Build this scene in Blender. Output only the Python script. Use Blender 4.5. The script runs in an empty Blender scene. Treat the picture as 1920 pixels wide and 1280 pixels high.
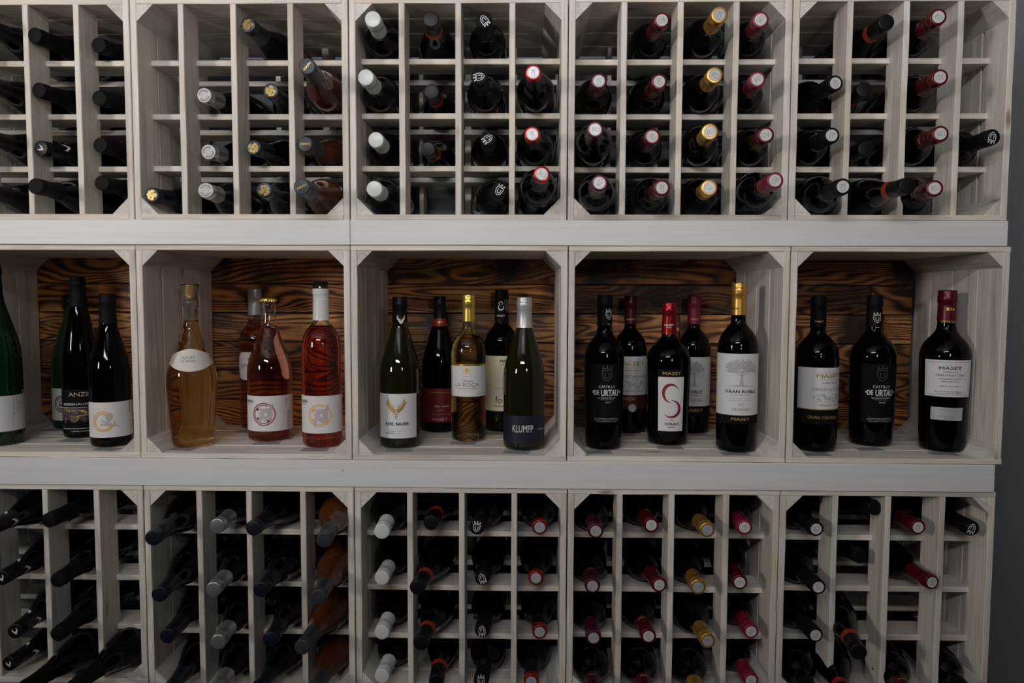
import bpy, bmesh, math, random
from mathutils import Vector, Matrix
random.seed(7)
S = bpy.context.scene
C = S.collection
PI = math.pi
E = 1.40          # eye height
# ------------------------------------------------------------------ camera
F, PT, YW, RL = 1376.3, 0.0623536, -0.0183093, 0.0034698
cp, sp, cy_, sy_, cr, sr = math.cos(PT), math.sin(PT), math.cos(YW), math.sin(YW), math.cos(RL), math.sin(RL)
fw = Vector((sy_*cp, cy_*cp, -sp)); rt0 = Vector((cy_, -sy_, 0)); up0 = rt0.cross(fw)
rt = cr*rt0 + sr*up0; up = -sr*rt0 + cr*up0
CAM = Vector((0, -1.4, E))
cam = bpy.data.cameras.new('camera'); cam.sensor_width = 36; cam.lens = F/1920*36; cam.clip_start = .02
co = bpy.data.objects.new('camera', cam); C.objects.link(co)
m3 = Matrix((rt, up, -fw)).transposed()
co.matrix_world = Matrix.Translation(CAM) @ m3.to_4x4()
S.camera = co
def ray(px, py): return (px-960)/F*rt - (py-640)/F*up + fw
def at(px, py, Y):                       # a pixel of the photograph -> the world point at depth Y
    d = ray(px, py); return CAM + d*((Y+1.4)/d.y)
# ------------------------------------------------------------------ light
w = bpy.data.worlds.new('world'); S.world = w; w.use_nodes = True
w.node_tree.nodes['Background'].inputs[0].default_value = (.62, .68, .80, 1)
w.node_tree.nodes['Background'].inputs[1].default_value = .04
def area(name, loc, aim, sx, sy, power, col):
    l = bpy.data.lights.new(name, 'AREA'); l.shape = 'RECTANGLE'; l.size = sx; l.size_y = sy
    l.energy = power; l.color = col; l.spread = math.radians(128)
    o = bpy.data.objects.new(name, l); C.objects.link(o); o.location = loc
    o.rotation_euler = (Vector(aim)-Vector(loc)).to_track_quat('-Z', 'Y').to_euler()
    return o
area('lamp_light_west', (-2.2, -2.05, E+.38), (-.1, 0, E+1.7), .28, .44, 17.5, (1, .93, .87))
area('lamp_light_east', (.55, -1.95, E+.36), (.1, 0, E+1.7), .16, .24, 4.2, (1, .92, .85))
area('ceiling_tube_light', (-.50, -2.5, E+1.05), (-.1, 0, E+1.6), 1.15, .14, 18, (.97, .98, 1))
V_ = S.view_settings
S.display_settings.display_device = 'sRGB'
V_.view_transform = 'Standard'; V_.look = 'None'; V_.exposure = -.12; V_.gamma = 1; V_.use_curve_mapping = False
# ------------------------------------------------------------------ materials
def srgb(r, g, b):
    f = lambda c: (c/255/12.92) if c/255 <= .04045 else ((c/255+.055)/1.055)**2.4
    return (f(r), f(g), f(b), 1)
def mat(name, col, rough=.5, metal=0, spec=.5, trans=0, ior=1.45, coat=0):
    m = bpy.data.materials.new(name); m.use_nodes = True
    b = m.node_tree.nodes['Principled BSDF']
    b.inputs['Base Color'].default_value = col if len(col) == 4 else (*col, 1)
    b.inputs['Roughness'].default_value = rough; b.inputs['Metallic'].default_value = metal
    b.inputs['Specular IOR Level'].default_value = spec
    b.inputs['Transmission Weight'].default_value = trans; b.inputs['IOR'].default_value = ior
    b.inputs['Coat Weight'].default_value = coat; b.inputs['Coat Roughness'].default_value = .04
    return m
class NT:
    def __init__(s, m): s.t = m.node_tree; s.b = s.t.nodes['Principled BSDF']
    def n(s, t, **k):
        x = s.t.nodes.new(t)
        for a, v in k.items(): setattr(x, a, v)
        return x
    def l(s, a, b): s.t.links.new(a, b)
    def ramp(s, fac, stops, interp='LINEAR'):
        r = s.n('ShaderNodeValToRGB'); r.color_ramp.interpolation = interp
        e = r.color_ramp.elements
        while len(e) < len(stops): e.new(.5)
        for q, (p, c) in zip(e, stops): q.position = p; q.color = c
        s.l(fac, r.inputs[0]); return r.outputs[0]
    def coords(s, scale, rnd=20.0):
        tc = s.n('ShaderNodeTexCoord'); oi = s.n('ShaderNodeObjectInfo')
        mu = s.n('ShaderNodeMath', operation='MULTIPLY'); mu.inputs[1].default_value = rnd; s.l(oi.outputs['Random'], mu.inputs[0])
        ad = s.n('ShaderNodeVectorMath', operation='ADD'); s.l(tc.outputs['Object'], ad.inputs[0]); s.l(mu.outputs[0], ad.inputs[1])
        mp = s.n('ShaderNodeMapping'); mp.inputs['Scale'].default_value = scale; s.l(ad.outputs[0], mp.inputs[0])
        return mp.outputs[0], oi
    def noise(s, v, scale=1, detail=4, rough=.55, dist=0):
        n = s.n('ShaderNodeTexNoise'); n.inputs['Scale'].default_value = scale; n.inputs['Detail'].default_value = detail
        n.inputs['Roughness'].default_value = rough; n.inputs['Distortion'].default_value = dist
        s.l(v, n.inputs['Vector']); return n.outputs['Fac']
    def mix(s, fac, a, b, mode='MIX'):
        x = s.n('ShaderNodeMix', data_type='RGBA', blend_type=mode)
        if isinstance(fac, float): x.inputs[0].default_value = fac
        else: s.l(fac, x.inputs[0])
        for i, v in ((6, a), (7, b)):
            if isinstance(v, tuple): x.inputs[i].default_value = v
            else: s.l(v, x.inputs[i])
        return x.outputs[2]
    def bump(s, h, strength, dist):
        b = s.n('ShaderNodeBump'); b.inputs['Strength'].default_value = strength; b.inputs['Distance'].default_value = dist
        s.l(h, b.inputs['Height']); s.l(b.outputs[0], s.b.inputs['Normal'])
def whitewash(name, light, dark, rough):
    m = mat(name, light, rough); k = NT(m)
    v, oi = k.coords((7, 190, 190)); g = k.noise(v, 1, 5, .6, .6)
    v2, _ = k.coords((3, 26, 26)); g2 = k.noise(v2, 1, 3, .5, 1.2)
    v3, _ = k.coords((5, 17, 17))
    c = k.ramp(g, [(.30, dark), (.62, light)])
    tint = k.ramp(g2, [(.30, (.78, .74, .70, 1)), (.52, (1, 1, 1, 1)), (.74, (1.0, .94, .82, 1))])
    c = k.mix(1.0, c, tint, 'MULTIPLY')
    vo = k.n('ShaderNodeTexVoronoi'); vo.inputs['Scale'].default_value = 1; k.l(v3, vo.inputs['Vector'])
    kn = k.ramp(vo.outputs['Distance'], [(.045, (1, 1, 1, 1)), (.12, (0, 0, 0, 1))])
    c = k.mix(kn, c, (.30, .24, .19, 1))
    # each board has its own tone
    tone = k.ramp(oi.outputs['Random'], [(0, (.84, .83, .83, 1)), (.5, (.95, .94, .93, 1)), (1, (1, 1, .99, 1))])
    c = k.mix(1.0, c, tone, 'MULTIPLY')
    k.l(c, k.b.inputs['Base Color']); k.bump(g, .28, .0012)
    return m
M = {}
M['wash'] = whitewash('whitewashed_wood', (.80, .76, .705, 1), (.64, .59, .54, 1), .62)
M['endwash'] = whitewash('whitewashed_end_grain', (.76, .73, .69, 1), (.60, .57, .53, 1), .7)
M['beam'] = mat('white_paint', (.70, .68, .66, 1), .30)
k = NT(M['beam']); v, oi = k.coords((4, 150, 150)); g = k.noise(v, 1, 4, .5, .4)
k.l(k.ramp(g, [(.25, (.68, .67, .66, 1)), (.6, (.73, .72, .715, 1))]), k.b.inputs['Base Color']); k.bump(g, .10, .0008); k.b.inputs['Roughness'].default_value = .42
m = mat('flamed_wood', (.2, .1, .04, 1), .55); M['burnt'] = m; k = NT(m)
v, oi = k.coords((1.5, 9, 9), 31); warp = k.noise(v, 1, 2, .45, .35)
v1, _ = k.coords((9, 40, 40), 13); warp2 = k.noise(v1, 1, 2, .5)
tc = k.n('ShaderNodeTexCoord'); sx = k.n('ShaderNodeSeparateXYZ'); k.l(tc.outputs['Object'], sx.inputs[0])
def mth(op, a, b=None):
    x = k.n('ShaderNodeMath', operation=op)
    for i, q in enumerate((a, b)):
        if q is None: continue
        if isinstance(q, (int, float)): x.inputs[i].default_value = q
        else: k.l(q, x.inputs[i])
    return x.outputs[0]
ph = mth('ADD', mth('MULTIPLY', sx.outputs['Y'], 330), mth('MULTIPLY', warp, 190))
ph = mth('ADD', mth('MULTIPLY', warp2, 5), mth('ADD', ph, mth('MULTIPLY', oi.outputs['Random'], 50)))
band = mth('POWER', mth('ADD', mth('MULTIPLY', mth('SINE', ph), .5), .5), .7)
v2, _ = k.coords((14, 240, 240)); fine = k.noise(v2, 1, 3, .6)
v4, _ = k.coords((5, 26, 26), 43); soft = k.noise(v4, 1, 3, .55)
band = mth('ADD', mth('ADD', mth('MULTIPLY', band, .42), mth('MULTIPLY', fine, .34)), mth('MULTIPLY', soft, .34))
c = k.ramp(band, [(.28, (.030, .013, .007, 1)), (.45, (.15, .055, .018, 1)), (.64, (.50, .215, .065, 1)), (.88, (.80, .43, .16, 1))])
v3, _ = k.coords((3.2, 3, 10), 57); ch = k.noise(v3, 1, 4, .6, .5)
c = k.mix(k.ramp(ch, [(.36, (0, 0, 0, 1)), (.50, (1, 1, 1, 1))]), (.045, .024, .017, 1), c)
tone = k.ramp(oi.outputs['Random'], [(0, (.55, .50, .48, 1)), (.45, (.9, .88, .85, 1)), (1, (1.15, 1.1, 1.0, 1))])
c = k.mix(1.0, c, tone, 'MULTIPLY')
k.l(c, k.b.inputs['Base Color']); k.bump(band, .35, .0015)
m = mat('grey_wall_paint', (.19, .20, .225, 1), .85); M['wall'] = m; k = NT(m)
v, _ = k.coords((60, 60, 60)); g = k.noise(v, 1, 4); k.bump(g, .15, .001)
M['ceil'] = mat('white_ceiling_paint', (.6, .6, .6, 1), .9)
M['floor'] = mat('grey_floor', (.10, .09, .085, 1), .5)
M['dark_glass'] = mat('dark_glass', (.0011, .0010, .0011), .05, spec=.24)
M['olive_glass'] = mat('dark_olive_glass', (.010, .008, .002), .035, spec=.55)
M['green_glass'] = mat('green_glass', (.003, .022, .007), .035, spec=.55)
M['clear_glass'] = mat('clear_glass', (.93, .93, .90), .01, trans=1, ior=1.45)
M['peach_wine'] = mat('peach_wine', (.96, .66, .28), .01, trans=1, ior=1.40)
M['rose_wine'] = mat('rose_wine', (.93, .44, .29), .01, trans=1, ior=1.40)
M['dark_rose_wine'] = mat('dark_rose_wine', (.74, .14, .085), .01, trans=1, ior=1.40)
M['pale_yellow_wine'] = mat('pale_yellow_wine', (.95, .82, .33), .01, trans=1, ior=1.40)
def capm(n, c, r=.35, metal=0, **k2): M[n] = mat(n, c, r, metal, **k2)
capm('white_cap', (.60, .62, .60), .3); capm('black_cap', (.0045, .0045, .0050), .42, spec=.3)
capm('matte_black', (.0040, .0043, .0043), .6, spec=.15); capm('orange_band', (.26, .026, .006), .4)
capm('red_foil', (.27, .010, .012), .28, .55); capm('darkred_cap', (.060, .006, .013), .34, .3)
capm('wine_red_cap', (.095, .005, .009), .32, .35); capm('raspberry', (.18, .0065, .028), .38)
capm('gold', (.62, .36, .08), .34, .8); capm('yellow_gold', (.80, .60, .13), .27, .85)
capm('silver_cap', (.42, .41, .40), .33, .8); capm('bright_silver', (.50, .50, .51), .40, .6)
capm('navy_cap', (.0035, .006, .014), .38); capm('slate_cap', (.026, .030, .036), .45)
capm('seal_white', (.56, .55, .54), .4); capm('seal_silver', (.50, .50, .50), .38, .3)
capm('paper', (.67, .66, .66), .6); capm('cream_paper', (.67, .64, .57), .6)
capm('black_paper', (.0055, .0055, .006), .75, spec=.12); capm('navy_paper', (.006, .0065, .022), .5)
capm('red_paper', (.15, .010, .007), .5); capm('maroon_paper', (.055, .010, .010), .5)
capm('ink', (.02, .02, .022), .6); capm('grey_ink', (.20, .20, .20), .6); capm('pale_ink', (.42, .42, .42), .6)
capm('white_ink', (.68, .68, .68), .5); capm('gold_ink', (.55, .40, .12), .35, .5); capm('orange_ink', (.62, .25, .05), .5)
capm('ochre_ink', (.70, .42, .10), .5)
capm('red_ink', (.22, .012, .018), .5); capm('pink_ink', (.50, .42, .44), .6); capm('dim_ink', (.05, .05, .055), .5)
capm('dim_red_ink', (.12, .008, .008), .5); capm('tan_ink', (.45, .36, .30), .6); capm('cork', (.46, .30, .12), .8)
capm('screw_metal', (.35, .34, .33), .4, .8); capm('card', (.34, .33, .33), .35)
m = mat('vineyard_print', (.3, .25, .1), .5); M['print'] = m; k = NT(m)
v, _ = k.coords((60, 60, 110)); g = k.noise(v, 1, 5, .6, 1)
k.l(k.ramp(g, [(.38, (.03, .015, .035, 1)), (.52, (.10, .06, .06, 1)), (.60, (.42, .33, .06, 1)), (.75, (.55, .48, .16, 1))]), k.b.inputs['Base Color'])
# ------------------------------------------------------------------ mesh helpers
def link(name, me, m, parent=None):
    o = bpy.data.objects.new(name, me); C.objects.link(o)
    if parent is not None: o.parent = parent
    if m is not None and not me.materials: me.materials.append(m)
    return o
def mesh(vs, fs, smooth=False):
    me = bpy.data.meshes.new('mesh'); me.from_pydata([tuple(v) for v in vs], [], fs)
    if smooth: me.polygons.foreach_set('use_smooth', [True]*len(me.polygons))
    me.update(); return me
def tag(o, label=None, cat=None, group=None, kind=None):
    for a, b in (('label', label), ('category', cat), ('group', group), ('kind', kind)):
        if b: o[a] = b
    return o
def thing(name, loc, label, cat, group=None):
    o = bpy.data.objects.new(name, None); C.objects.link(o); o.location = loc; o.empty_display_size = .03
    return tag(o, label, cat, group)
# a sawn board: length along local X, thin along local Z, edges eased and slightly uneven
_bc = {}
def board_mesh(L, W, T, m, segs=5):
    key = (round(L, 3), round(W, 3), round(T, 4), m.name, random.randrange(3))
    if key in _bc: return _bc[key]
    rnd = random.Random(str(key)); e = min(.0011, T*.2)
    prof = [(-W/2+e, -T/2), (W/2-e, -T/2), (W/2, -T/2+e), (W/2, T/2-e), (W/2-e, T/2), (-W/2+e, T/2), (-W/2, T/2-e), (-W/2, -T/2+e)]
    vs, fs = [], []
    for i in range(segs+1):
        x = -L/2+L*i/segs; j = 0 if i in (0, segs) else 1
        wob = [rnd.uniform(-.0007, .0007) for _ in range(4)]
        for q, (y, z) in enumerate(prof):
            g = wob[q//2]*j
            vs.append((x, y+(g if abs(y) > W/2-.002 else 0), z+g*.3))
    for i in range(segs):
        for q in range(8):
            a = i*8+q; b = i*8+(q+1) % 8; fs.append((a, b, b+8, a+8))
    fs.append(tuple(range(7, -1, -1))); fs.append(tuple(segs*8+q for q in range(8)))
    me = mesh(vs, fs); me.materials.append(m); _bc[key] = me; return me
def box_board(name, x0, x1, y0, y1, z0, z1, m, parent, off=(0, 0, 0)):
    d = [x1-x0, y1-y0, z1-z0]; c = Vector(((x0+x1)/2, (y0+y1)/2, (z0+z1)/2))-Vector(off)
    ax = sorted(range(3), key=lambda i: -d[i])      # longest, width, thickness
    if name in ('divider', 'slat', 'side_board', 'top_board', 'bottom_board', 'plank', 'shelf_top'):
        long_ = {'divider': 2, 'side_board': 2}.get(name, 0); rest = [i for i in range(3) if i != long_]
        rest.sort(key=lambda i: -d[i]); ax = [long_]+rest
    me = board_mesh(d[ax[0]], d[ax[1]], d[ax[2]], m)
    o = link(name, me, None, parent)
    R = Matrix.Identity(3)
    cols = [Vector([1.0 if i == ax[q] else 0.0 for i in range(3)]) for q in range(3)]
    if cols[0].cross(cols[1]).dot(cols[2]) < 0: cols[2] = -cols[2]
    R = Matrix(cols).transposed()
    o.matrix_local = Matrix.Translation(c) @ R.to_4x4()
    return o
# ------------------------------------------------------------------ room
def slab(name, x0, x1, y0, y1, z0, z1, m):
    vs = [(x, y, z) for x in (x0, x1) for y in (y0, y1) for z in (z0, z1)]
    o = link(name, mesh(vs, [(0, 1, 3, 2), (4, 6, 7, 5), (0, 4, 5, 1), (2, 3, 7, 6), (0, 2, 6, 4), (1, 5, 7, 3)]), m)
    o['kind'] = 'structure'; return o
slab('wall_back', -3.2, 3.0, .34, .44, 0, 2.7, M['wall'])
slab('wall_left', -3.3, -3.2, -3.6, .44, 0, 2.7, M['wall'])
slab('wall_right', 3.0, 3.1, -3.6, .44, 0, 2.7, M['wall'])
slab('wall_front', -3.3, 3.1, -3.7, -3.6, 0, 2.7, M['wall'])
slab('floor', -3.3, 3.1, -3.7, .44, -.1, 0, M['floor'])
slab('ceiling', -3.3, 3.1, -3.7, .44, 2.7, 2.8, M['ceil'])
# flamed plank cladding behind the middle row
cl = bpy.data.objects.new('wall_cladding', None); C.objects.link(cl); cl['kind'] = 'structure'; cl.location = (0, .325, E-.32)
zz = [.0945, .026, -.042, -.110, -.178, -.247, -.316]
for i in range(6):
    xs = [-1.20, (-.42, .10, -.62, .33, -.15, -.5)[i], (.52, .80, .36, .62, .70, .45)[i], .895]
    for a, b in zip(xs, xs[1:]):
        pr = random.uniform(0, .0025)
        box_board('plank', a+.0008, b-.0008, .319-pr, .336, E+zz[i+1]+.0013, E+zz[i]-.0013, M['burnt'], cl, cl.location)
# ------------------------------------------------------------------ shelf beams
def beam(x0, x1, z0, z1, label, joints=(), legs=False, screws=(), yf=-.004):
    o = thing('shelf_beam', ((x0+x1)/2, .15, E+z0), label, 'shelf', 'white shelf boards between the crate rows')
    xs = [x0, *joints, x1]
    for a, b in zip(xs, xs[1:]):
        box_board('plank', a+.0006, b-.0006, yf, .316, E+z0, E+z1, M['beam'], o, o.location)
    for (px, py) in screws:
        p = at(px, py, -.004); vs = [(0, 0, 0)]+[(math.cos(t)*.0035, 0, math.sin(t)*.0035) for t in [q*PI/6 for q in range(12)]]
        vs = [(a, -.0006 if j == 0 else -.0003, c) for j, (a, b, c) in enumerate(vs)]
        s = link('screw', mesh(vs, [(0, 1+q, 1+(q+1) % 12) for q in range(12)]), M['beam'], o); s.location = p-o.location
    if legs:
        for x in (x0+.05, (x0+x1)/2, x1-.05):
            for y in (.03, .28):
                l = box_board('leg', x-.03, x+.03, y-.025, y+.025, 0, E+z0, M['beam'], o, o.location)
    return o
Z1 = (.0950, .1425); Z2 = (-.3715, -.3185)
beam(-1.17, .899, *Z1, 'white painted shelf board between upper and middle crate rows, with a butt joint', joints=(-.3335,))
beam(-1.17, .895, *Z2, 'white painted shelf board between middle and lower crate rows, with round screw head', screws=((452, 872), (640, 880), (1462, 900)))
beam(-1.17, .90, -.835, -.7835,  'white painted shelf board on legs beneath the lower crate row', legs=True, yf=.03)
for (xa, xb) in ((-1.157, -.746),):
    f_ = box_board('plank', xa, xb, .04, .30, E-.7830, E-.7710, M['beam'], [o for o in bpy.data.objects if o.name.startswith('shelf_beam')][-1], [o for o in bpy.data.objects if o.name.startswith('shelf_beam')][-1].location)
# ------------------------------------------------------------------ crates
ORD = ['leftmost', 'second from left', 'middle', 'second from right', 'rightmost']
RACKS = {}; RB = {}
from mathutils.bvhtree import BVHTree
def crate_bvh(o):
    vs, fs = [], []
    for c in bpy.data.objects:
        if c.parent == o:
            b = len(vs); m_ = Matrix.Translation(o.location) @ c.matrix_local
            vs += [m_ @ v.co for v in c.data.vertices]; fs += [tuple(b+i for i in p.vertices) for p in c.data.polygons]
    return BVHTree.FromPolygons(vs, fs)
def prism(parent, corner, sxn, szn, leg, y0, y1, off):
    x, z = corner
    p = [(x, z), (x+sxn*leg, z), (x, z+szn*leg)]
    vs = [(a, y, b) for y in (y0, y1) for a, b in p]
    vs = [(Vector(v)-Vector((x, y0, z))) for v in vs]
    fs = [(0, 1, 2), (5, 4, 3), (0, 3, 4, 1), (1, 4, 5, 2), (2, 5, 3, 0)]
    if sxn*szn > 0: fs = [tuple(reversed(f)) for f in fs]
    vs = [Vector((v.y, v.x, v.z)) for v in vs]      # local X runs along the post
    me = mesh(vs, fs)
    o = link('corner_post', me, M['endwash'], parent)
    R = Matrix(((0, 1, 0), (1, 0, 0), (0, 0, 1)))    # swaps x/y back
    o.matrix_local = Matrix.Translation(Vector((x, y0, z))-Vector(off)) @ R.to_4x4()
YB = [(0, .0735), (.0785, .158), (.163, .2405), (.245, .312)]
def crate(row, i, x0, x1, z0, z1, divs=None, slats=None):
    rn = {'top': 'upper', 'mid': 'middle', 'bot': 'lower'}[row]
    if row == 'mid': lab = f'open whitewashed wooden crate used as display box, {ORD[i]} in the {rn} row'
    else: lab = f'whitewashed wooden crate divided into sixteen bottle cells, {ORD[i]} in the {rn} row'
    z0 += E; z1 += E
    o = thing('wooden_crate', ((x0+x1)/2, .155, z0), lab, 'crate', f'wooden crates of the {rn} row')
    off = o.location.copy(); ts, tb = .012, .010; m = M['wash']
    jy = random.uniform(-.0015, .0015)
    for (a, b) in YB:
        a += jy if a > 0 else jy; b += jy
        r = lambda: random.uniform(-.0008, .0008)
        if row == 'top':
            box_board('side_board', x0, x0+ts, a+r(), b+r(), z0, z1, m, o, off); box_board('side_board', x1-ts, x1, a+r(), b+r(), z0, z1, m, o, off)
            xa, xb = x0+ts+.0002, x1-ts-.0002
        else:
            box_board('side_board', x0, x0+ts, a+r(), b+r(), z0+tb, z1-tb, m, o, off); box_board('side_board', x1-ts, x1, a+r(), b+r(), z0+tb, z1-tb, m, o, off)
            xa, xb = x0, x1
        box_board('top_board', xa, xb, a+r(), b+r(), z1-tb, z1, m, o, off)
        box_board('bottom_board', xa, xb, a+r(), b+r(), z0, z0+tb, m, o, off)
    ix0, ix1, iz0, iz1 = x0+ts, x1-ts, z0+tb, z1-tb
    for (cx, sx1) in ((ix0, 1), (ix1, -1)):
        for (cz, sz1) in ((iz0, 1), (iz1, -1)):
            prism(o, (cx, cz), sx1, sz1, (.0295 if row == 'mid' else .031)+random.uniform(-.0005, .0005), .0015+jy, .310, off)
    if divs:
        h = .0056
        for dx in divs:
            box_board('divider', dx-h, dx+h, .001+jy, .063, iz0, iz1, m, o, off)
            box_board('divider', dx-h+random.uniform(-.004, .004), dx+h, .250, .308, iz0, iz1, m, o, off)
        for sz in slats:
            sz += E
            if sz == slats[2]+E: sz += .0016
            box_board('slat', ix0, ix1, .052, .120, sz-.0108, sz, m, o, off)
            box_board('slat', ix0, ix1, .192, .256, sz-.0108, sz, m, o, off)
        RB[(row, i)] = crate_bvh(o)
        RACKS[(row, i)] = ([ix0]+[d for d in divs]+[ix1], [sz+E+(.0016 if q == 2 else 0) for q, sz in enumerate(slats)]+[iz0])
    return o
XT = [-1.159, -.7465, -.3340, .0775, .4910, .8990]
XM = [-1.162, -.7485, -.3345, .0805, .4995, .9090]
XBt = [-1.158, -.7450, -.3315, .0825, .4910, .9020]
DT = [(-1.052, -.946, -.849), (-.650, -.551, -.443), (-.234, -.128, -.027), (.181, .285, .388), (.597, .700, .799)]
DB = [(-1.046, -.941, -.839), (-.636, -.538, -.432), (-.223, -.122, -.020), (.184, .284, .389), (.598, .699, .802)]
STp = [(.456, .353, .250), (.456, .353, .251), (.458, .354, .251), (.456, .352, .249), (.457, .353, .250)]
SBt = [(-.467, -.572, -.676), (-.474, -.582, -.683), (-.474, -.586, -.688), (-.474, -.585, -.682), (-.475, -.579, -.681)]
for i in range(5):
    g = .0011
    crate('top', i, XT[i]+g, XT[i+1]-g, .1430, .5530, DT[i], STp[i])
    crate('mid', i, XM[i]+g, XM[i+1]-g, -.3180, .0945, None, None)
    crate('bot', i, XBt[i]+g, XBt[i+1]-g, (-.7715 if i == 0 else -.7840), -.3720, DB[i], SBt[i])
FLOOR = E-.308
# ------------------------------------------------------------------ bottles: profiles
# (fraction of height, fraction of body radius); the neck radius is set apart
def prof(kind, H, R, rn):
    P = {
     'bordeaux': [(0, .86), (.012, .96), (.035, 1), (.30, 1), (.58, 1), (.615, .99), (.645, .96), (.675, .89), (.70, .79), (.72, .67), (.74, .52), (.76, 'n1.15'), (.80, 'n1.05'), (.90, 'n'), (.925, 'n'), (.93, 'n1.06'), (.965, 'n1.06'), (.97, 'n1.02'), (1, 'n1')],
     'tapered':  [(0, .82), (.012, .90), (.035, .92), (.30, .96), (.56, 1), (.605, .99), (.64, .94), (.67, .85), (.695, .73), (.715, .60), (.735, .49), (.76, 'n1.15'), (.80, 'n1.05'), (.90, 'n'), (.925, 'n'), (.93, 'n1.07'), (.965, 'n1.07'), (.97, 'n1.03'), (1, 'n1')],
     'burgundy': [(0, .88), (.012, .97), (.03, 1), (.30, 1), (.46, 1), (.51, .985), (.56, .92), (.61, .82), (.66, .71), (.71, .60), (.76, .49), (.81, 'n1.14'), (.86, 'n1.04'), (.93, 'n'), (.935, 'n1.05'), (.965, 'n1.05'), (.97, 'n1.01'), (1, 'n1')],
     'flute':    [(0, .90), (.01, .98), (.03, 1), (.30, 1), (.43, 1), (.50, .975), (.57, .91), (.64, .81), (.71, .69), (.78, .57), (.84, 'n1.16'), (.90, 'n1.04'), (.94, 'n'), (.945, 'n1.08'), (.97, 'n1.08'), (.975, 'n'), (1, 'n.97')],
     'sparkling': [(0, .90), (.012, .98), (.03, 1), (.30, 1), (.44, 1), (.50, .985), (.55, .93), (.60, .84), (.66, .70), (.71, .58), (.77, .45), (.83, 'n1.12'), (.90, 'n1.05'), (.93, 'n'), (.935, 'n1.12'), (.965, 'n1.12'), (.97, 'n1'), (1, 'n.97')],
     'amphora':  [(0, .76), (.012, .82), (.04, .84), (.12, .87), (.22, .92), (.32, .975), (.40, 1), (.46, .96), (.52, .83), (.58, .655), (.63, .52), (.68, .42), (.74, 'n1.1'), (.80, 'n'), (.86, 'n'), (.862, 'n1.25'), (.90, 'n1.25'), (.905, 'n1'), (.95, 'n1.05'), (.99, 'n1.3'), (1, 'n1.28')],
    }[kind]
    out = []
    for f, r in P:
        if isinstance(r, str): r = rn*float(r[1:] or 1)
        else: r = r*R
        out.append((f*H, r))
    # smooth the shoulder with Catmull-Rom
    res = []
    for i in range(len(out)-1):
        p0 = out[max(i-1, 0)]; p1 = out[i]; p2 = out[i+1]; p3 = out[min(i+2, len(out)-1)]
        if p2[0]-p1[0] < H*.022 or p1[0] >= .8*H or p1[0] < .05*H: res.append(p1); continue
        for t in (0, .34, .67):
            def cr_(a, b, c, d): return .5*((2*b)+(-a+c)*t+(2*a-5*b+4*c-d)*t*t+(-a+3*b-3*c+d)*t**3)
            res.append((cr_(p0[0], p1[0], p2[0], p3[0]), cr_(p0[1], p1[1], p2[1], p3[1])))
    res.append(out[-1]); return res
def rad_at(P, z):
    for (a, r), (b, q) in zip(P, P[1:]):
        if a <= z <= b: return r+(q-r)*(z-a)/max(b-a, 1e-6)
    return P[-1][1] if z > P[-1][0] else P[0][1]
def lathe(P, n=44, cap0=True, cap1=True, smooth=True):
    vs, fs = [], []
    for (z, r) in P:
        for q in range(n):
            t = 2*PI*q/n; vs.append((r*math.sin(t), -r*math.cos(t), z))
    for i in range(len(P)-1):
        for q in range(n):
            a = i*n+q; b = i*n+(q+1) % n; fs.append((a, b, b+n, a+n))
    me = None
    if cap0:
        vs.append((0, 0, P[0][0]+P[0][1]*.18)); c = len(vs)-1
        for q in range(n): fs.append((c, (q+1) % n, q))
    if cap1:
        vs.append((0, 0, P[-1][0])); c = len(vs)-1; b = (len(P)-1)*n
        for q in range(n): fs.append((c, b+q, b+(q+1) % n))
    me = mesh(vs, fs, smooth)
    return me
def seg(P, z0, z1, grow=0.0):
    out = [(z0, rad_at(P, z0)+grow)]+[(z, r+grow) for z, r in P if z0+1e-5 < z < z1-1e-5]+[(z1, rad_at(P, z1)+grow)]
    return out
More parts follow.
